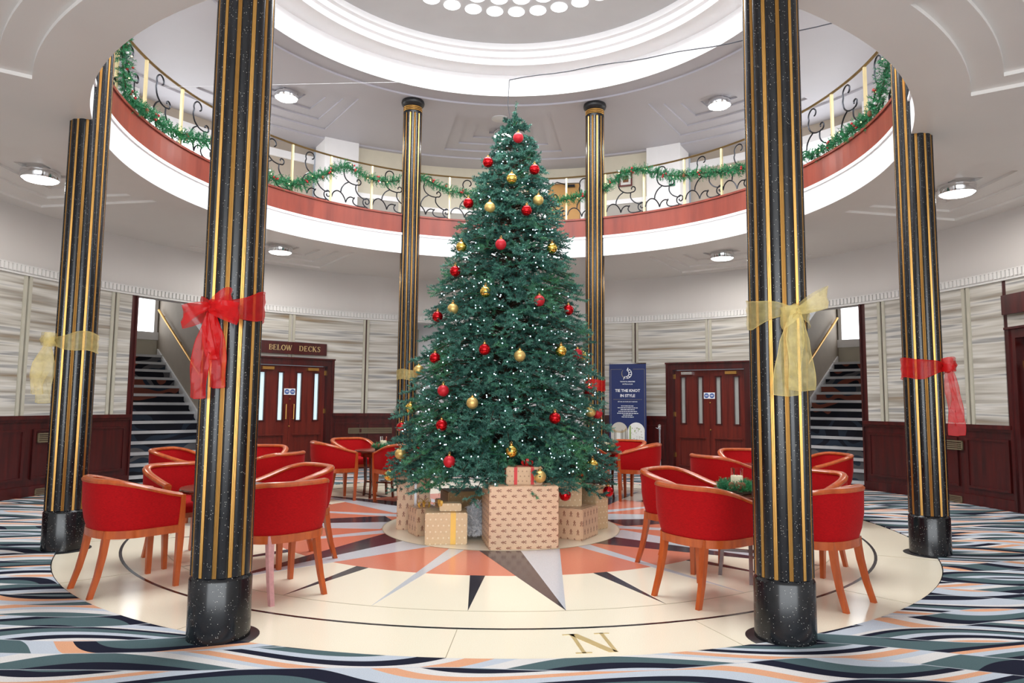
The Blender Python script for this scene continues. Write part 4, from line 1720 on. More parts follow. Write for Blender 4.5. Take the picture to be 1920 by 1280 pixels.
UP = u_path()
UN = normals(UP)


def back_h(y):
    t = max(0.0, min(1.0, (0.235 - y) / 0.46))
    t = 0.72 * t + 0.28 * t * t * (3 - 2 * t)
    return 0.642 + 0.128 * t


def lean(y):
    return 0.035 * max(0.0, min(1.0, (0.2 - y) / 0.4))


secs, caps_, rails = [], [], []
for p, n_ in zip(UP, UN):
    h, o = back_h(p.y), lean(p.y)
    so = [(0.435, 0.0), (0.50, 0.010 + o * .3), (0.60, 0.014 + o * .65), (h - 0.005, 0.006 + o)]
    si = [(h - 0.005, -0.040 + o), (0.60, -0.055 + o * .5), (0.50, -0.062), (0.435, -0.060)]
    secs.append([p + n_ * d + Vector((0, 0, z)) for z, d in so + si])
    cs = [(-0.048, -0.004), (-0.050, 0.010), (-0.038, 0.022), (-0.016, 0.027), (0.004, 0.022), (0.014, 0.008), (0.012, -0.006)]
    caps_.append([p + n_ * (d + o) + Vector((0, 0, h + dz)) for d, dz in cs])
    rails.append([p + n_ * d + Vector((0, 0, z)) for d, z in ((-0.012, 0.385), (0.008, 0.385), (0.010, 0.440), (-0.030, 0.440), (-0.030, 0.385))])
CH = {'backrest': sweep(secs).mesh('backrest', 'red_fabric', True), 'cap_rail': sweep(caps_).mesh('cap_rail', 'chair_wood', True)}
mb = sweep(rails)
mb.box((0, 0.235, 0.412), (0.55, 0.03, 0.055))
CH['seat_frame'] = mb.mesh('seat_frame', 'chair_wood', True)
mb = MB()
ins = [p - n_ * 0.062 for p, n_ in zip(UP, UN)]
ring = ins + [Vector((x, 0.262, 0)) for x in (0.18, 0.0, -0.18)]
ctr = Vector((0, 0.03, 0))
lev = [(0.425, 0.98), (0.455, 1.0), (0.490, 0.995), (0.508, 0.93), (0.516, 0.70), (0.520, 0.3)]
rows = [[ctr + (p - ctr) * k + Vector((0, 0, z)) for p in ring] for z, k in lev]
n_ = len(ring)
mb.add([p for r in rows for p in r], [(i * n_ + k, i * n_ + (k + 1) % n_, (i + 1) * n_ + (k + 1) % n_, (i + 1) * n_ + k) for i in range(len(rows) - 1) for k in range(n_)] + [tuple(range(n_ - 1, -1, -1)), tuple((len(rows) - 1) * n_ + k for k in range(n_))])
CH['seat'] = mb.mesh('seat', 'red_fabric', True)


def leg_mesh(pts, ws):
    m_ = MB()
    vs = []
    for p, (wx, wy) in zip(pts, ws):
        vs += [(p[0] - wx / 2, p[1] - wy / 2, p[2]), (p[0] + wx / 2, p[1] - wy / 2, p[2]), (p[0] + wx / 2, p[1] + wy / 2, p[2]), (p[0] - wx / 2, p[1] + wy / 2, p[2])]
    n = len(pts)
    fs = [(4 * i + k, 4 * i + (k + 1) % 4, 4 * i + 4 + (k + 1) % 4, 4 * i + 4 + k) for i in range(n - 1) for k in range(4)] + [(3, 2, 1, 0), (4 * n - 4, 4 * n - 3, 4 * n - 2, 4 * n - 1)]
    m_.add(vs, fs)
    return m_


LEGS = []
for sx in (-1, 1):
    x = sx * 0.268
    LEGS.append(leg_mesh([(x - sx * 0.012, 0.228, 0), (x, 0.236, 0.36), (x, 0.236, 0.44), (x + sx * 0.002, 0.238, 0.655)], [(0.030, 0.034), (0.042, 0.046), (0.044, 0.046), (0.058, 0.030)]).mesh('leg', 'chair_wood', True))
    x = sx * 0.178
    LEGS.append(leg_mesh([(x + sx * 0.022, -0.315, 0), (x + sx * 0.013, -0.272, 0.14), (x + sx * 0.005, -0.242, 0.28), (x, -0.228, 0.38), (x, -0.226, 0.44)], [(0.030, 0.034), (0.033, 0.038), (0.038, 0.042), (0.044, 0.044), (0.044, 0.040)]).mesh('leg', 'chair_wood', True))
plain('scuffed_wood', srgb(205, 150, 150), 0.6, var=0.12, vscale=30)

CHAIRS = [  # x, y, facing azimuth, label, scuffed
    (-2.72, -2.84, 43, 'red tub chair at far left front, its back and left side towards us', 0),
    (-1.62, -2.98, -47, 'red tub chair right of the front left column with one scuffed pinkish rear leg', 1),
    (-1.80, -2.02, -134, 'red tub chair half hidden behind the chair with the scuffed pinkish leg', 0),
    (-2.70, -2.00, 132, 'red tub chair just left of the front left column, facing us', 0),
    (1.44, -3.05, 57, 'red tub chair left of the front right column, its back towards us', 0),
    (2.20, -3.08, -38, 'red tub chair right of the front right column, its back towards us', 0),
    (1.52, -2.10, 132, 'red tub chair peeping out behind the chair left of the front right column', 0),
    (2.52, -2.20, -130, 'red tub chair peeping out behind the chair right of the front right column', 0),
    (-3.66, 0.02, 96, 'red tub chair in front of the left stairs, facing right', 0),
    (-2.52, -0.34, -68, 'red tub chair right of the front left column, second behind the scuffed-leg chair', 0),
    (-2.96, 0.54, 176, 'red tub chair furthest back of those by the front left column, facing us', 0),
    (2.46, -0.28, 68, 'red tub chair before the right double door, back to us, beside the front column', 0),
    (3.03, 0.54, -176, 'red tub chair before the right double door, facing us, beside the front column', 0),
    (3.74, 0.06, -96, 'red tub chair in front of the right stairs, facing left', 0),
    (-2.31, 1.66, 63, 'red tub chair left of the small table at the left of the tree', 0),
    (-2.20, 2.46, 140, 'red tub chair facing us behind the small table at the left of the tree', 0),
    (-1.36, 1.46, -40, 'red tub chair partly covered by the left edge of the tree', 0),
    (1.95, 1.80, -72, 'red tub chair right of the small table at the right of the tree', 0),
    (1.86, 2.52, -142, 'red tub chair facing us in front of the blue banner', 0),
    (1.10, 1.48, 40, 'red tub chair almost hidden by the right edge of the tree', 0),
]
for x, y, az, lab, sc_ in CHAIRS:
    c = thing('tub_chair', lab, 'chair', (x, y, 0), az, 'red tub chairs around the small tables')
    for k in ('backrest', 'cap_rail', 'seat_frame', 'seat'):
        link(k, CH[k], c)
    for i, me in enumerate(LEGS):
        if sc_ and i == 1:
            me = me.copy()
            me.materials[0] = MATS['scuffed_wood']
            o = link('leg', me, c)
            o['label'] = 'scuffed pinkish rear leg'
        else:
            link('leg', me, c)

# ------------------------------------------------------------------ tables and centrepieces
mb = MB()
mb.lathe([(1e-5, 0.630), (0.330, 0.630), (0.350, 0.638), (0.350, 0.652), (0.343, 0.660), (1e-5, 0.660)], 48, cap=False)
t_top = mb.mesh('table_top', 'table_wood', True)
mb = MB()
mb.lathe([(0.24, 0.565), (0.26, 0.565), (0.26, 0.63), (0.24, 0.63)], 32)
t_apr = mb.mesh('apron', 'table_wood', True)
t_leg = leg_mesh([(0.235, 0, 0), (0.215, 0, 0.2), (0.222, 0, 0.42), (0.24, 0, 0.63)], [(0.028, 0.028), (0.030, 0.030), (0.036, 0.034), (0.044, 0.040)]).mesh('leg', 'table_wood', True)
mb = MB()
mb.box((0, 0, 0.20), (0.44, 0.022, 0.022))
mb.box((0, 0, 0.20), (0.022, 0.44, 0.022))
t_str = mb.mesh('stretcher', 'table_wood')
TABLES = [(-2.20, -2.42, 'front left', 'small round dark wood table behind the front left column', False),
          (1.95, -2.53, 'front right', 'small round dark wood table behind the front right column with a candle', True),
          (-3.08, -0.08, 'left', 'small round dark wood table between the chairs before the left stairs', False),
          (3.08, -0.08, 'right', 'small round dark wood table between the chairs before the right stairs', False),
          (-1.74, 1.98, 'back left', 'small round dark wood table at the left of the tree with greenery', True),
          (1.40, 2.05, 'back right', 'small round dark wood table at the right of the tree with greenery', True)]
for i, (x, y, nm, lab, deco) in enumerate(TABLES):
    t = thing('round_table', lab, 'table', (x, y, 0), 20, 'small round tables in the hall')
    link('table_top', t_top, t)
    link('apron', t_apr, t)
    link('stretcher', t_str, t)
    for k in range(4):
        o = link('leg', t_leg, t)
        o.rotation_euler = (0, 0, PI / 2 * k)
    if deco:
        ox, oy = {1: (-0.12, -0.06), 4: (0.06, -0.05), 5: (0.12, -0.05)}[i]
        cz = 0.660
        wr = thing('table_wreath', {1: 'green fir wreath with pine cones around the candle on the front right table', 4: 'green fir wreath with pink baubles on the table left of the tree', 5: 'green fir wreath on the table right of the tree'}[i],
                   'wreath', (x + ox, y + oy, cz), 0, 'fir wreaths on the tables')
        P_, D_, L_ = [], [], []
        for q in range(420):
            a = rnd.uniform(0, 2 * PI)
            p = Vector((0.105 * math.cos(a), 0.105 * math.sin(a), 0.02 + rnd.uniform(0, 0.03)))
            d = Vector((math.cos(a) * rnd.uniform(-.6, 1.0), math.sin(a) * rnd.uniform(-.6, 1.0), rnd.uniform(0.05, 0.75))).normalized()
            P_.append(p)
            D_.append(d)
            L_.append(rnd.uniform(0.04, 0.075))
        V = needles(P_, D_, L_, 14, 0.022, 0.005)
        V[:, 2] = np.maximum(V[:, 2], 0.0015)
        stuff(link('foliage', raw_mesh('foliage', V, np.arange(len(V)), 'garland_needles'), wr))
        mb = MB()
        mb.tube([(0.105 * math.cos(2 * PI * k / 20), 0.105 * math.sin(2 * PI * k / 20), 0.014) for k in range(20)], 0.013, 6, closed=True)
        mb.obj('ring', 'bark', wr)
        for q in range(4):
            a = rnd.uniform(3.6, 5.8)
            mb = MB()
            mb.sphere((0.115 * math.cos(a), 0.115 * math.sin(a), 0.065), 0.024, 10, 7, 1.25)
            mb.obj('pine_cone', 'cone_brown', wr, True)
        cn = thing('candle_glass', {1: 'pillar candle in a clear glass on the front right table', 4: 'pillar candle in a clear glass on the table left of the tree', 5: 'pillar candle in a clear glass on the table right of the tree'}[i],
                   'candle', (x + ox, y + oy, cz + 0.001), 0, 'candles in glasses on the tables')
        mb = MB()
        mb.lathe([(0.038, 0.0), (0.038, 0.128), (0.034, 0.134), (0.006, 0.131), (1e-5, 0.131)], 20)
        cnd = mb.obj('candle', 'wax', cn, True)
        mb = MB()
        mb.tube([(0, 0, 0.128), (0.001, 0, 0.146)], 0.0022, 5)
        mb.obj('wick', 'ink_dark', cnd)
        mb = MB()
        mb.lathe([(0.046, 0.0), (0.048, 0.0), (0.048, 0.19), (0.046, 0.19)], 24, cap=False)
        mb.obj('glass', 'clear_glass', cn, True)

# ------------------------------------------------------------------ the Christmas tree
TX, TY = 0.0, -0.30


def tree_r(z):
    return float(np.interp(z, [.4, .62, 1.0, 1.6, 2.2, 2.8, 3.4, 4.0, 4.45, 4.75], [1.10, 1.20, 1.15, 1.00, .86, .71, .54, .33, .13, .03]))


def tree_c(z):
    return float(np.interp(z, [0.3, 4.78], [-0.01, 0.115]))


tree = thing('christmas_tree', 'tall green artificial fir tree with white fairy lights standing in the middle of the floor', 'christmas tree', (TX, TY, 0))
mb = MB()
mb.tube([(0, 0, 0.02), (0.01, 0, 1.2), (0.05, 0, 2.8), (0.10, 0, 4.3), (0.115, 0, 4.6)], [0.055, 0.05, 0.035, 0.015, 0.006], 8)
mb.obj('trunk', 'bark', tree)
mb = MB()
for k in range(3):
    a = 2 * PI * k / 3 + 0.5
    mb.box((0, 0.15, 0.03), (0.04, 0.36, 0.03), Matrix.Rotation(a, 4, 'Z'))
mb.lathe([(0.07, 0.0), (0.07, 0.3), (0.05, 0.3)], 12)
mb.obj('stand', 'iron', tree)
P_, D_, L_ = [], [], []
bm_ = MB()
z = 0.54
BR = []
while z < 4.56:
    R = tree_r(z)
    n = int(7 + 21 * R)
    for k in range(n):
        a = 2 * PI * (k + rnd.random() * 0.8) / n
        zz = z + rnd.uniform(-0.06, 0.06)
        RR = tree_r(zz) * rnd.uniform(0.80, 1.06)
        BR.append((zz, a, RR))
    z += 0.07 if z < 0.8 else 0.105 if z < 3 else 0.085
for zz, a, RR in BR:
    c = tree_c(zz)
    out = Vector((math.cos(a), math.sin(a), 0))
    side = Vector((-math.sin(a), math.cos(a), 0))
    drop = rnd.uniform(0.02, 0.14) * RR
    pts = []
    for i in range(5):
        t = i / 4
        pts.append(Vector((c, 0, zz)) + out * (0.03 + RR * t) + Vector((0, 0, 0.22 * RR * t * (1 - t) * 2 - drop * t * t + 0.02 * t)))
    bm_.tube(pts, [0.008, 0.007, 0.006, 0.005, 0.003], 4)
    nt_ = int(4 + 15 * RR + (10 if zz < 0.95 else 0))
    for q in range(nt_):
        t = 0.28 + 0.72 * (q + rnd.random()) / nt_
        i = min(3, int(t * 4))
        p = pts[i].lerp(pts[i + 1], t * 4 - i)
        sgn = rnd.choice((-1, 1))
        d = (out * rnd.uniform(0.35, 1.0) + side * sgn * rnd.uniform(0.35, 1.0) + Vector((0, 0, rnd.uniform(-0.35, 0.55)))).normalized()
        P_.append(p)
        D_.append(d)
        L_.append(rnd.uniform(0.07, 0.15) * (0.35 + 0.65 * min(1, RR / 0.5)))
    dt = (pts[4] - pts[3]).normalized()
    P_.append(pts[4] - dt * 0.06)
    D_.append((dt + Vector((0, 0, 0.2))).normalized())
    L_.append(0.13 * (0.35 + 0.65 * min(1, RR / 0.5)))
# leader
for q in range(34):
    zz = 4.28 + 0.40 * q / 34
    a = 2.4 * q
    P_.append(Vector((tree_c(zz), 0, zz)))
    D_.append(Vector((math.cos(a) * 0.7, math.sin(a) * 0.7, 0.75)).normalized())
    L_.append(0.13 - 0.10 * q / 34)
for q in range(3):
    P_.append(Vector((0.10, 0, 4.42)))
    D_.append(Vector((0.04 + 0.02 * q, 0.02 * q - 0.02, 1)).normalized())
    L_.append(0.40)
stuff(bm_.obj('branches', 'bark', tree))
V = needles([tuple(p) for p in P_], [tuple(d) for d in D_], L_, 46, 0.028, 0.0088, 0.55)
stuff(link('foliage', raw_mesh('foliage', V, np.arange(len(V)), 'tree_needles'), tree))

# fairy lights: spiral wire and small bulbs
fl_ = thing('fairy_lights', 'string of white fairy lights wound around the tree', 'fairy lights', (TX, TY, 0))
path = []
turns = 17
for i in range(turns * 40):
    t = i / (turns * 40 - 1)
    zz = 0.60 + 4.0 * t ** 0.92
    a = 2 * PI * turns * t
    R = tree_r(zz) * (0.86 + 0.07 * math.sin(i * 1.7) + 0.05 * math.sin(i * 0.63))
    path.append(Vector((tree_c(zz) + R * math.cos(a), R * math.sin(a), zz + 0.03 * math.sin(i * 0.9))))
mb = MB()
mb.tube(path, 0.0022, 3)
mb.obj('wire', 'garland_needles', fl_)
mb = MB()
nb = 0
for i in range(780):
    zz = 0.58 + 4.1 * (1 - math.sqrt(1 - rnd.random() * 0.985)) if False else 0.58 + 4.12 * (1 - rnd.random() ** 0.55)
    a = rnd.uniform(0, 2 * PI)
    R = tree_r(zz) * rnd.uniform(0.74, 1.0)
    mb.sphere((tree_c(zz) + R * math.cos(a), R * math.sin(a), zz), 0.0066, 5, 4)
stuff(mb.obj('bulbs', 'bulb_glow', fl_))

# baubles
BAUB = [(0.14, -0.58, 4.26, 'r'), (-0.19, -0.63, 3.96, 'R'), (0.07, -0.75, 3.74, 'G'), (-0.16, -0.79, 3.41, 'g'), (0.23, -0.80, 3.38, 'R'), (-0.40, -0.56, 3.52, 'R'), (0.32, -0.62, 3.89, 'R'), (-0.04, -0.93, 2.98, 'r'),
        (-0.46, -0.70, 3.00, 'G'), (0.51, -0.70, 3.00, 'G'), (-0.52, -0.73, 2.73, 'R'), (-0.19, -1.01, 2.47, 'G'), (-0.53, -0.85, 2.31, 'g'), (0.36, -0.97, 2.39, 'r'), (0.69, -0.66, 2.34, 'R'), (-0.71, -0.60, 2.26, 'R'),
        (-0.19, -1.14, 1.87, 'R'), (0.16, -1.15, 1.81, 'g'), (0.59, -0.92, 1.88, 'G'), (0.79, -0.64, 1.87, 'r'), (0.86, -0.41, 1.87, 'G'), (-0.71, -0.80, 1.80, 'R'), (-0.92, -0.41, 1.69, 'g'), (-0.60, -1.04, 1.46, 'r'),
        (0.94, -0.43, 1.48, 'R'), (-0.30, -1.24, 1.34, 'g'), (-1.00, -0.42, 1.28, 'G'), (0.93, -0.64, 1.26, 'g'), (1.03, -0.45, 1.24, 'r'), (-0.60, -1.16, 1.12, 'R'), (0.51, -1.17, 1.20, 'R'), (-1.07, -0.62, 0.80, 'g'),
        (-0.51, -1.28, 0.78, 'r'), (0.08, -1.38, 0.89, 'G'), (0.92, -0.87, 0.72, 'G'), (-1.09, -0.43, 1.07, 'R'), (-1.20, -0.48, 0.56, 'G'), (0.35, -1.43, 0.66, 'g'), (0.61, -1.18, 0.46, 'R'), (1.14, -0.49, 0.41, 'R'), (0.36, -0.68, 3.53, 'g')]
BM, CM = {}, None
for k, mat in (('r', 'matte_red'), ('R', 'shiny_red'), ('g', 'matte_gold'), ('G', 'bright_gold')):
    mb = MB()
    mb.sphere((0, 0, 0), 0.058, 24, 14)
    BM[k] = mb.mesh('ball', mat, True)
mb = MB()
mb.lathe([(0.016, 0.052), (0.016, 0.070), (0.008, 0.072), (1e-5, 0.072)], 10)
mb.tube([(0.010 * math.cos(a), 0, 0.080 + 0.010 * math.sin(a)) for a in [2 * PI * i / 10 for i in range(10)]], 0.002, 4, closed=True)
CM = mb.mesh('cap', 'brass', True)
BK = {'r': 'matte red bauble', 'R': 'shiny red bauble', 'g': 'matte gold bauble', 'G': 'shiny gold bauble'}


def near_label(i, rank):
    x, y, z, k = BAUB[i]
    o = sorted((b for j, b in enumerate(BAUB) if j != i), key=lambda b: (b[0] - x) ** 2 + (b[2] - z) ** 2)[rank]
    dx, dz = x - o[0], z - o[2]
    if abs(dz) > 1.6 * abs(dx):
        d = 'above' if dz > 0 else 'below'
    elif abs(dx) > 1.6 * abs(dz):
        d = 'right of' if dx > 0 else 'left of'
    else:
        d = ('above' if dz > 0 else 'below') + ' and ' + ('right' if dx > 0 else 'left') + ' of'
    return d + ' a ' + BK[o[3]]


def where(x, z):
    hgt = 'top' if z > 3.6 else 'upper' if z > 2.9 else 'upper middle' if z > 2.2 else 'middle' if z > 1.6 else 'lower middle' if z > 1.0 else 'bottom'
    r = x / max(0.2, tree_r(max(z, .6)))
    sd = 'left edge' if r < -0.72 else 'left' if r < -0.2 else 'centre' if r < 0.3 else 'right' if r < 0.72 else 'right edge'
    return sd, hgt


seen = {}
for i, (x, y, z, k) in enumerate(BAUB):
    sd, hgt = where(x, z)
    for rank in range(6):
        lab = '%s, %s %s of tree, %s' % (BK[k], hgt, sd, near_label(i, rank))
        if lab not in seen:
            break
    seen[lab] = 1
    b = thing('bauble', lab, 'bauble', (x, y - 0.07, z), rnd.uniform(0, 90), 'tree baubles')
    link('ball', BM[k], b)
    link('cap', CM, b)

# wire that steadies the tree top
wr = thing('stay_wire', 'thin dark wire stretched across the atrium to the tree top', 'wire')
mb = MB()
K = Vector((0.04, -0.30, 5.09))
E = Vector((4.10, -1.39, 5.40))
mb.tube([K + (E - K) * t + Vector((0, 0, -0.03 * math.sin(PI * t) + 0.008 * math.sin(31 * t))) for t in [i / 24 for i in range(25)]], 0.0065, 5)
mb.tube([(0.075, -0.29, 4.50), (0.025, -0.29, 4.80), K], 0.0045, 5)
mb.obj('cable', 'dark_wire', wr)
mb = MB()
mb.tube([K, (-2.1, 0.02, 5.16), (-4.30, 0.42, 5.26)], 0.002, 4)
mb.tube([K + Vector((0.06 + 0.05 * math.cos(a), 0, -0.02 + 0.02 * math.sin(a))) for a in [2 * PI * i / 12 for i in range(12)]], 0.003, 4, closed=True)
mb.obj('thread', 'snow_white', wr)

# ------------------------------------------------------------------ gifts
def gift(name, lab, loc, az, size, mat, tilt=0.0):
    t = thing(name, lab, 'gift', loc, az)
    wx, wy, wz = size
    me = bpy.data.meshes.new('wrapped_box')
    bm = bmesh.new()
    bmesh.ops.create_cube(bm, size=1.0)
    bmesh.ops.scale(bm, verts=bm.verts, vec=(wx, wy, wz))
    bmesh.ops.translate(bm, verts=bm.verts, vec=(0, 0, wz / 2))
    bmesh.ops.bevel(bm, geom=bm.edges[:], offset=0.008, segments=2, affect='EDGES')
    uv = bm.loops.layers.uv.new('UVMap')
    for f in bm.faces:
        n = f.normal
        for l in f.loops:
            c = l.vert.co
            if abs(n.z) > 0.6:
                l[uv].uv = (c.x + 1, c.y + 1)
            elif abs(n.y) > abs(n.x):
                l[uv].uv = (c.x + 1, c.z + 1)
            else:
                l[uv].uv = (c.y + 1, c.z + 1)
    bm.to_mesh(me)
    bm.free()
    me.materials.append(MATS[mat])
    link('wrapped_box', me, t)
    return t


def band_x(t, size, x, wd, mat, nm='ribbon'):
    """ribbon over front, top and back at offset x"""
    wx, wy, wz = size
    e = 0.003
    m_ = MB()
    m_.box((x, -wy / 2 - e / 2, wz / 2), (wd, e, wz - 0.006))
    m_.box((x, wy / 2 + e / 2, wz / 2), (wd, e, wz - 0.006))
    m_.box((x, 0, wz + e / 2), (wd, wy + 2 * e, e))
    return m_.obj(nm, mat, t)


def band_y(t, size, y, wd, mat):
    wx, wy, wz = size
    e = 0.003
    m_ = MB()
    m_.box((-wx / 2 - e / 2, y, wz / 2), (e, wd, wz - 0.006))
    m_.box((wx / 2 + e / 2, y, wz / 2), (e, wd, wz - 0.006))
    m_.box((0, y, wz + e / 2), (wx + 2 * e, wd, e))
    return m_.obj('ribbon', mat, t)


def bow(t, c, r, mat, n=6, wd=0.022):
    m_ = MB()
    for k in range(n):
        a = 2 * PI * k / n + 0.3
        el = 0.35 + 0.5 * (k % 2)
        d = Vector((math.cos(a) * math.cos(el), math.sin(a) * math.cos(el), math.sin(el)))
        s_ = Vector((-math.sin(a), math.cos(a), 0))
        u_ = d.cross(s_)
        rows = []
        for i in range(11):
            q = 2 * PI * i / 10
            p = Vector(c) + d * (r * (0.5 - 0.5 * math.cos(q))) + u_ * (r * 0.32 * math.sin(q))
            rows.append([p - s_ * wd / 2, p + s_ * wd / 2])
        m_.strip(rows)
    m_.sphere(c, wd * 0.6, 8, 6)
    return m_.obj('bow', mat, t, True)


Z0 = 0.003
gift('gift_box', 'largest gift box with sideways reindeer print, in front of the tree', (0.165, -1.30, Z0), -9, (0.655, 0.50, 0.57), 'kraft_figures_sideways')
s2 = (0.345, 0.33, 0.54)
g = gift('gift_box', 'tall gift box with figure print and silver ribbon at the left', (-0.95, -0.44, Z0), -6, s2, 'kraft_figures')
band_x(g, s2, 0.02, 0.025, 'silver_ribbon_satin')
bow(g, (0.02, 0, 0.545), 0.11, 'silver_ribbon_satin')
s3 = (0.25, 0.25, 0.27)
g = gift('gift_box', 'small gift box with figure print and gold bow beside the tall left gift', (-0.80, -0.81, Z0), 63, s3, 'kraft_figures')
bow(g, (0.0, 0, 0.275), 0.10, 'gold_ribbon_satin', 5)
s4 = (0.40, 0.33, 0.295)
g = gift('gift_box', 'pale dotted gift box with an upright gold ribbon, front left', (-0.545, -1.20, Z0), -6, s4, 'kraft_dots')
band_x(g, s4, 0.065, 0.05, 'gold_ribbon_satin')
s5 = (0.21, 0.14, 0.075)
g = gift('gift_box', 'tiny dotted gift lying on the gold-ribboned box', (-0.50, -1.22, Z0 + 0.299), -4, s5, 'kraft_dots')
bow(g, (-0.10, -0.05, 0.05), 0.07, 'gold_ribbon_satin', 4)
s6 = (0.345, 0.24, 0.165)
g = gift('gift_box', 'small gift with red ribbons and a red bow on the largest box', (0.20, -1.31, Z0 + 0.571), -4, s6, 'kraft_stars')
band_x(g, s6, -0.085, 0.030, 'red_ribbon_satin')
band_x(g, s6, 0.075, 0.030, 'red_ribbon_satin')
band_y(g, s6, 0.0, 0.030, 'red_ribbon_satin')
bow(g, (0.03, -0.02, 0.185), 0.07, 'red_ribbon_satin', 7, 0.026)
s7 = (0.40, 0.37, 0.30)
gift('gift_box', 'right front gift box with dark figure print, turned corner-on', (0.735, -0.88, Z0), -59, s7, 'kraft_figures')
s8 = (0.295, 0.24, 0.275)
g = gift('gift_box', 'beige dotted gift box standing on the corner-on gift at right', (0.655, -0.82, Z0 + 0.301), -6, s8, 'kraft_dots')
s9 = (0.20, 0.26, 0.45)
gift('gift_box', 'tall narrow dotted gift box at the far right behind the others', (1.00, -0.40, Z0), -40, s9, 'kraft_dots')
s10 = (0.46, 0.36, 0.40)
g = gift('gift_box', 'plain brown gift box at the back between the left gifts and the largest box', (-0.40, -0.42, Z0), -18, s10, 'kraft_brown')
s11 = (0.24, 0.20, 0.26)
g = gift('gift_box', 'low brown gift with a loose gold ribbon behind the pale gold-ribboned box', (-0.60, -0.12, Z0), -30, s11, 'kraft_brown')
bow(g, (0, 0, 0.27), 0.12, 'gold_ribbon_satin', 5)
# white shredded tinsel between the boxes
ts = thing('tinsel_heap', 'heap of white frosty tinsel between the gold-ribboned gift and the largest box', 'tinsel', (-0.27, -0.95, Z0))
P_, D_, L_ = [], [], []
for q in range(1000):
    a, r = rnd.uniform(0, 2 * PI), math.sqrt(rnd.random()) * 0.16
    h = 0.33 * (1 - (r / 0.17) ** 2) * rnd.uniform(0.2, 1.0)
    P_.append((r * math.cos(a) * 0.55, r * math.sin(a) * 1.1, 0.02 + h))
    d = Vector((math.cos(a) * .6 + rnd.gauss(0, .5), math.sin(a) * .6 + rnd.gauss(0, .5), rnd.uniform(0, 1))).normalized()
    D_.append(tuple(d))
    L_.append(rnd.uniform(0.03, 0.06))
V = needles(P_, D_, L_, 16, 0.03, 0.005)
V[:, 2] = np.maximum(V[:, 2], 0.001)
stuff(link('shreds', raw_mesh('shreds', V, np.arange(len(V)), 'snow_white'), ts))

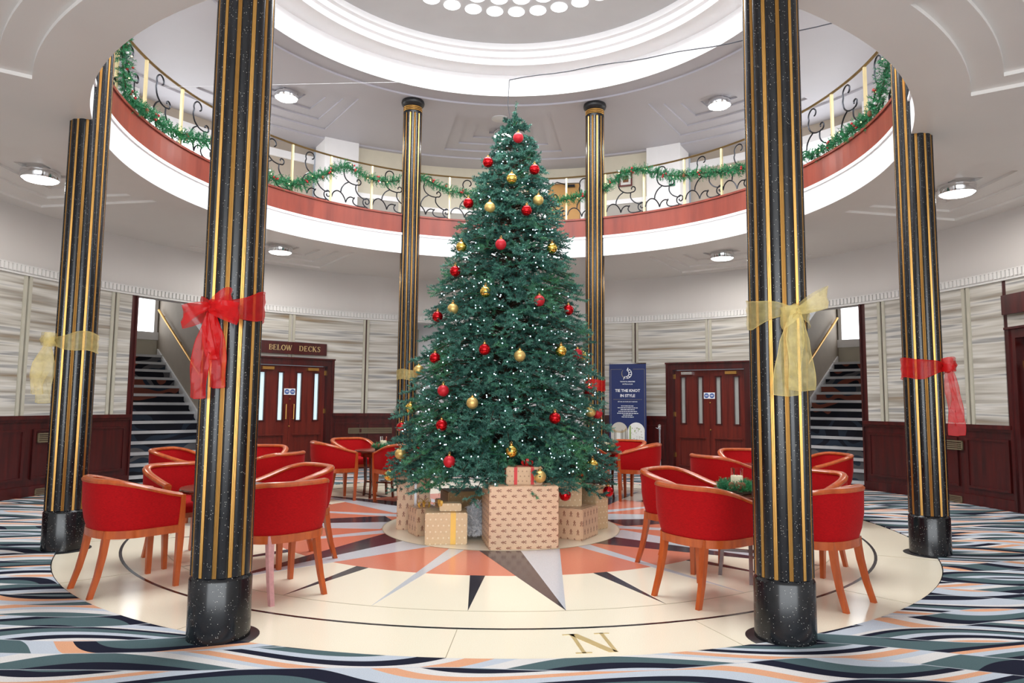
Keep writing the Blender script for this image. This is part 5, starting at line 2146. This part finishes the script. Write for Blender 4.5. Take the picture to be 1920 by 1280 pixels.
# ------------------------------------------------------------------ organza ribbons on the columns
def organza(az_col, z, turn, mat, lab, tails, loops, hgt=0.15, droop=0.03, knot=True, twist=0):
    """turn: bearing of the knot as seen from the column's axis"""
    c0 = pol(az_col, RC)
    t = thing('ribbon_bow', lab, 'ribbon', (c0.x, c0.y, z), 0, 'organza ribbons on the columns')
    R0 = RS + 0.012
    # sash around the shaft, gathered at the knot
    rows = []
    n = 40
    for i in range(n + 1):
        a = turn + 360 * i / n
        d = min(i, n - i) / n * 2
        k = 0.25 + 0.75 * min(1, d * 2.2)
        row = []
        for j in range(7):
            q = (j / 6 - 0.5)
            rr = R0 + 0.004 * math.sin(j * 2.3 + i * 0.4)
            row.append(pol(a, rr, q * hgt * k - droop * d + 0.012 * math.sin(i * 0.5)))
        rows.append(row)
    m_ = MB()
    m_.strip(rows)
    m_.obj('sash', mat, t, True)
    for j in (0, 6):
        m_ = MB()
        m_.tube([r[j] for r in rows], 0.0022, 4)
        m_.obj('sash_hem', mat, t, True)
    if not knot:
        return t
    out = pol(turn, 1.0)
    rt = Vector((out.y, -out.x, 0))
    K_ = pol(turn, R0 + 0.022)
    m_ = MB()
    m_.sphere(K_, 0.034, 10, 8, 1.35)
    m_.obj('knot', mat, t, True)
    for (sx, ln, tl) in loops:
        rows = []
        for i in range(15):
            q = 2 * PI * i / 14
            along = ln * (0.5 - 0.5 * math.cos(q))
            thick = 0.05 * math.sin(q)
            wd = 0.03 + 0.10 * math.sin(q / 2)
            row = []
            for j in range(5):
                s_ = j / 4 - 0.5
                row.append(K_ + rt * sx * along + out * (0.015 + thick + 0.012 * math.sin(j * 2 + i)) + Vector((0, 0, tl * along + s_ * wd)))
            rows.append(row)
        m_ = MB()
        m_.strip(rows)
        m_.obj('loop', mat, t, True)
    rt = Matrix.Rotation(math.radians(twist), 3, 'Z') @ rt
    for (off, ln, wd, sway) in tails:
        rows = []
        for i in range(17):
            q = i / 16
            w_ = wd * (0.25 + 0.75 * min(1, q * 2.6)) * (1 - 0.12 * q)
            row = []
            for j in range(6):
                s_ = j / 5 - 0.5
                row.append(K_ + rt * (off * min(1, q * 1.5) + s_ * w_ + sway * math.sin(q * 5)) + out * (0.012 + 0.016 * math.sin(s_ * 9 + q * 7) * (0.3 + q)) + Vector((0, 0, -ln * q + 0.02 * abs(s_))))
            rows.append(row)
        m_ = MB()
        m_.strip(rows)
        tl_ = m_.obj('tail', mat, t, True)
        m_ = MB()
        m_.tube([r[0] for r in rows] + [p for p in rows[-1][1:-1]] + [r[-1] for r in reversed(rows)], 0.0022, 4)
        m_.obj('tail_hem', mat, tl_, True)
    return t


organza(-157.5, 1.87, 192, 'red_organza', 'large red organza bow on the front left column', [(-0.05, 0.46, 0.13, 0.01), (0.05, 0.52, 0.13, -0.008), (-0.02, 0.30, 0.10, 0.01)], [(-1, 0.17, -0.25), (1, 0.17, -0.35), (-1, 0.12, 0.35)], 0.17, -0.04)
organza(157.5, 1.885, 174, 'gold_organza', 'large gold organza bow on the front right column', [(-0.02, 0.46, 0.16, 0.006), (0.06, 0.49, 0.17, -0.006)], [(-1, 0.19, 0.45), (1, 0.09, -0.5)], 0.17, -0.01)
organza(-112.5, 1.86, 230, 'gold_organza', 'gold organza ribbon on the leftmost column', [(0.03, 0.56, 0.17, 0.012), (0.06, 0.48, 0.14, -0.01)], [(1, 0.15, 0.2), (-1, 0.10, 0.1)], 0.17, 0.0, True, 65)
organza(112.5, 1.70, 131, 'red_organza', 'red organza ribbon on the rightmost column', [(-0.03, 0.62, 0.12, 0.012), (-0.05, 0.50, 0.10, -0.01)], [(1, 0.10, 0.3), (-1, 0.08, 0.6)], 0.18, 0.0, True, -65)
organza(-22.5, 1.81, 60, 'gold_organza', 'plain gold organza band on the far left column by the tree', [], [], 0.17, 0.0, False)
organza(22.5, 1.66, 300, 'red_organza', 'plain red organza band on the far right column by the tree', [], [], 0.18, 0.0, False)

bpy.context.view_layer.update()
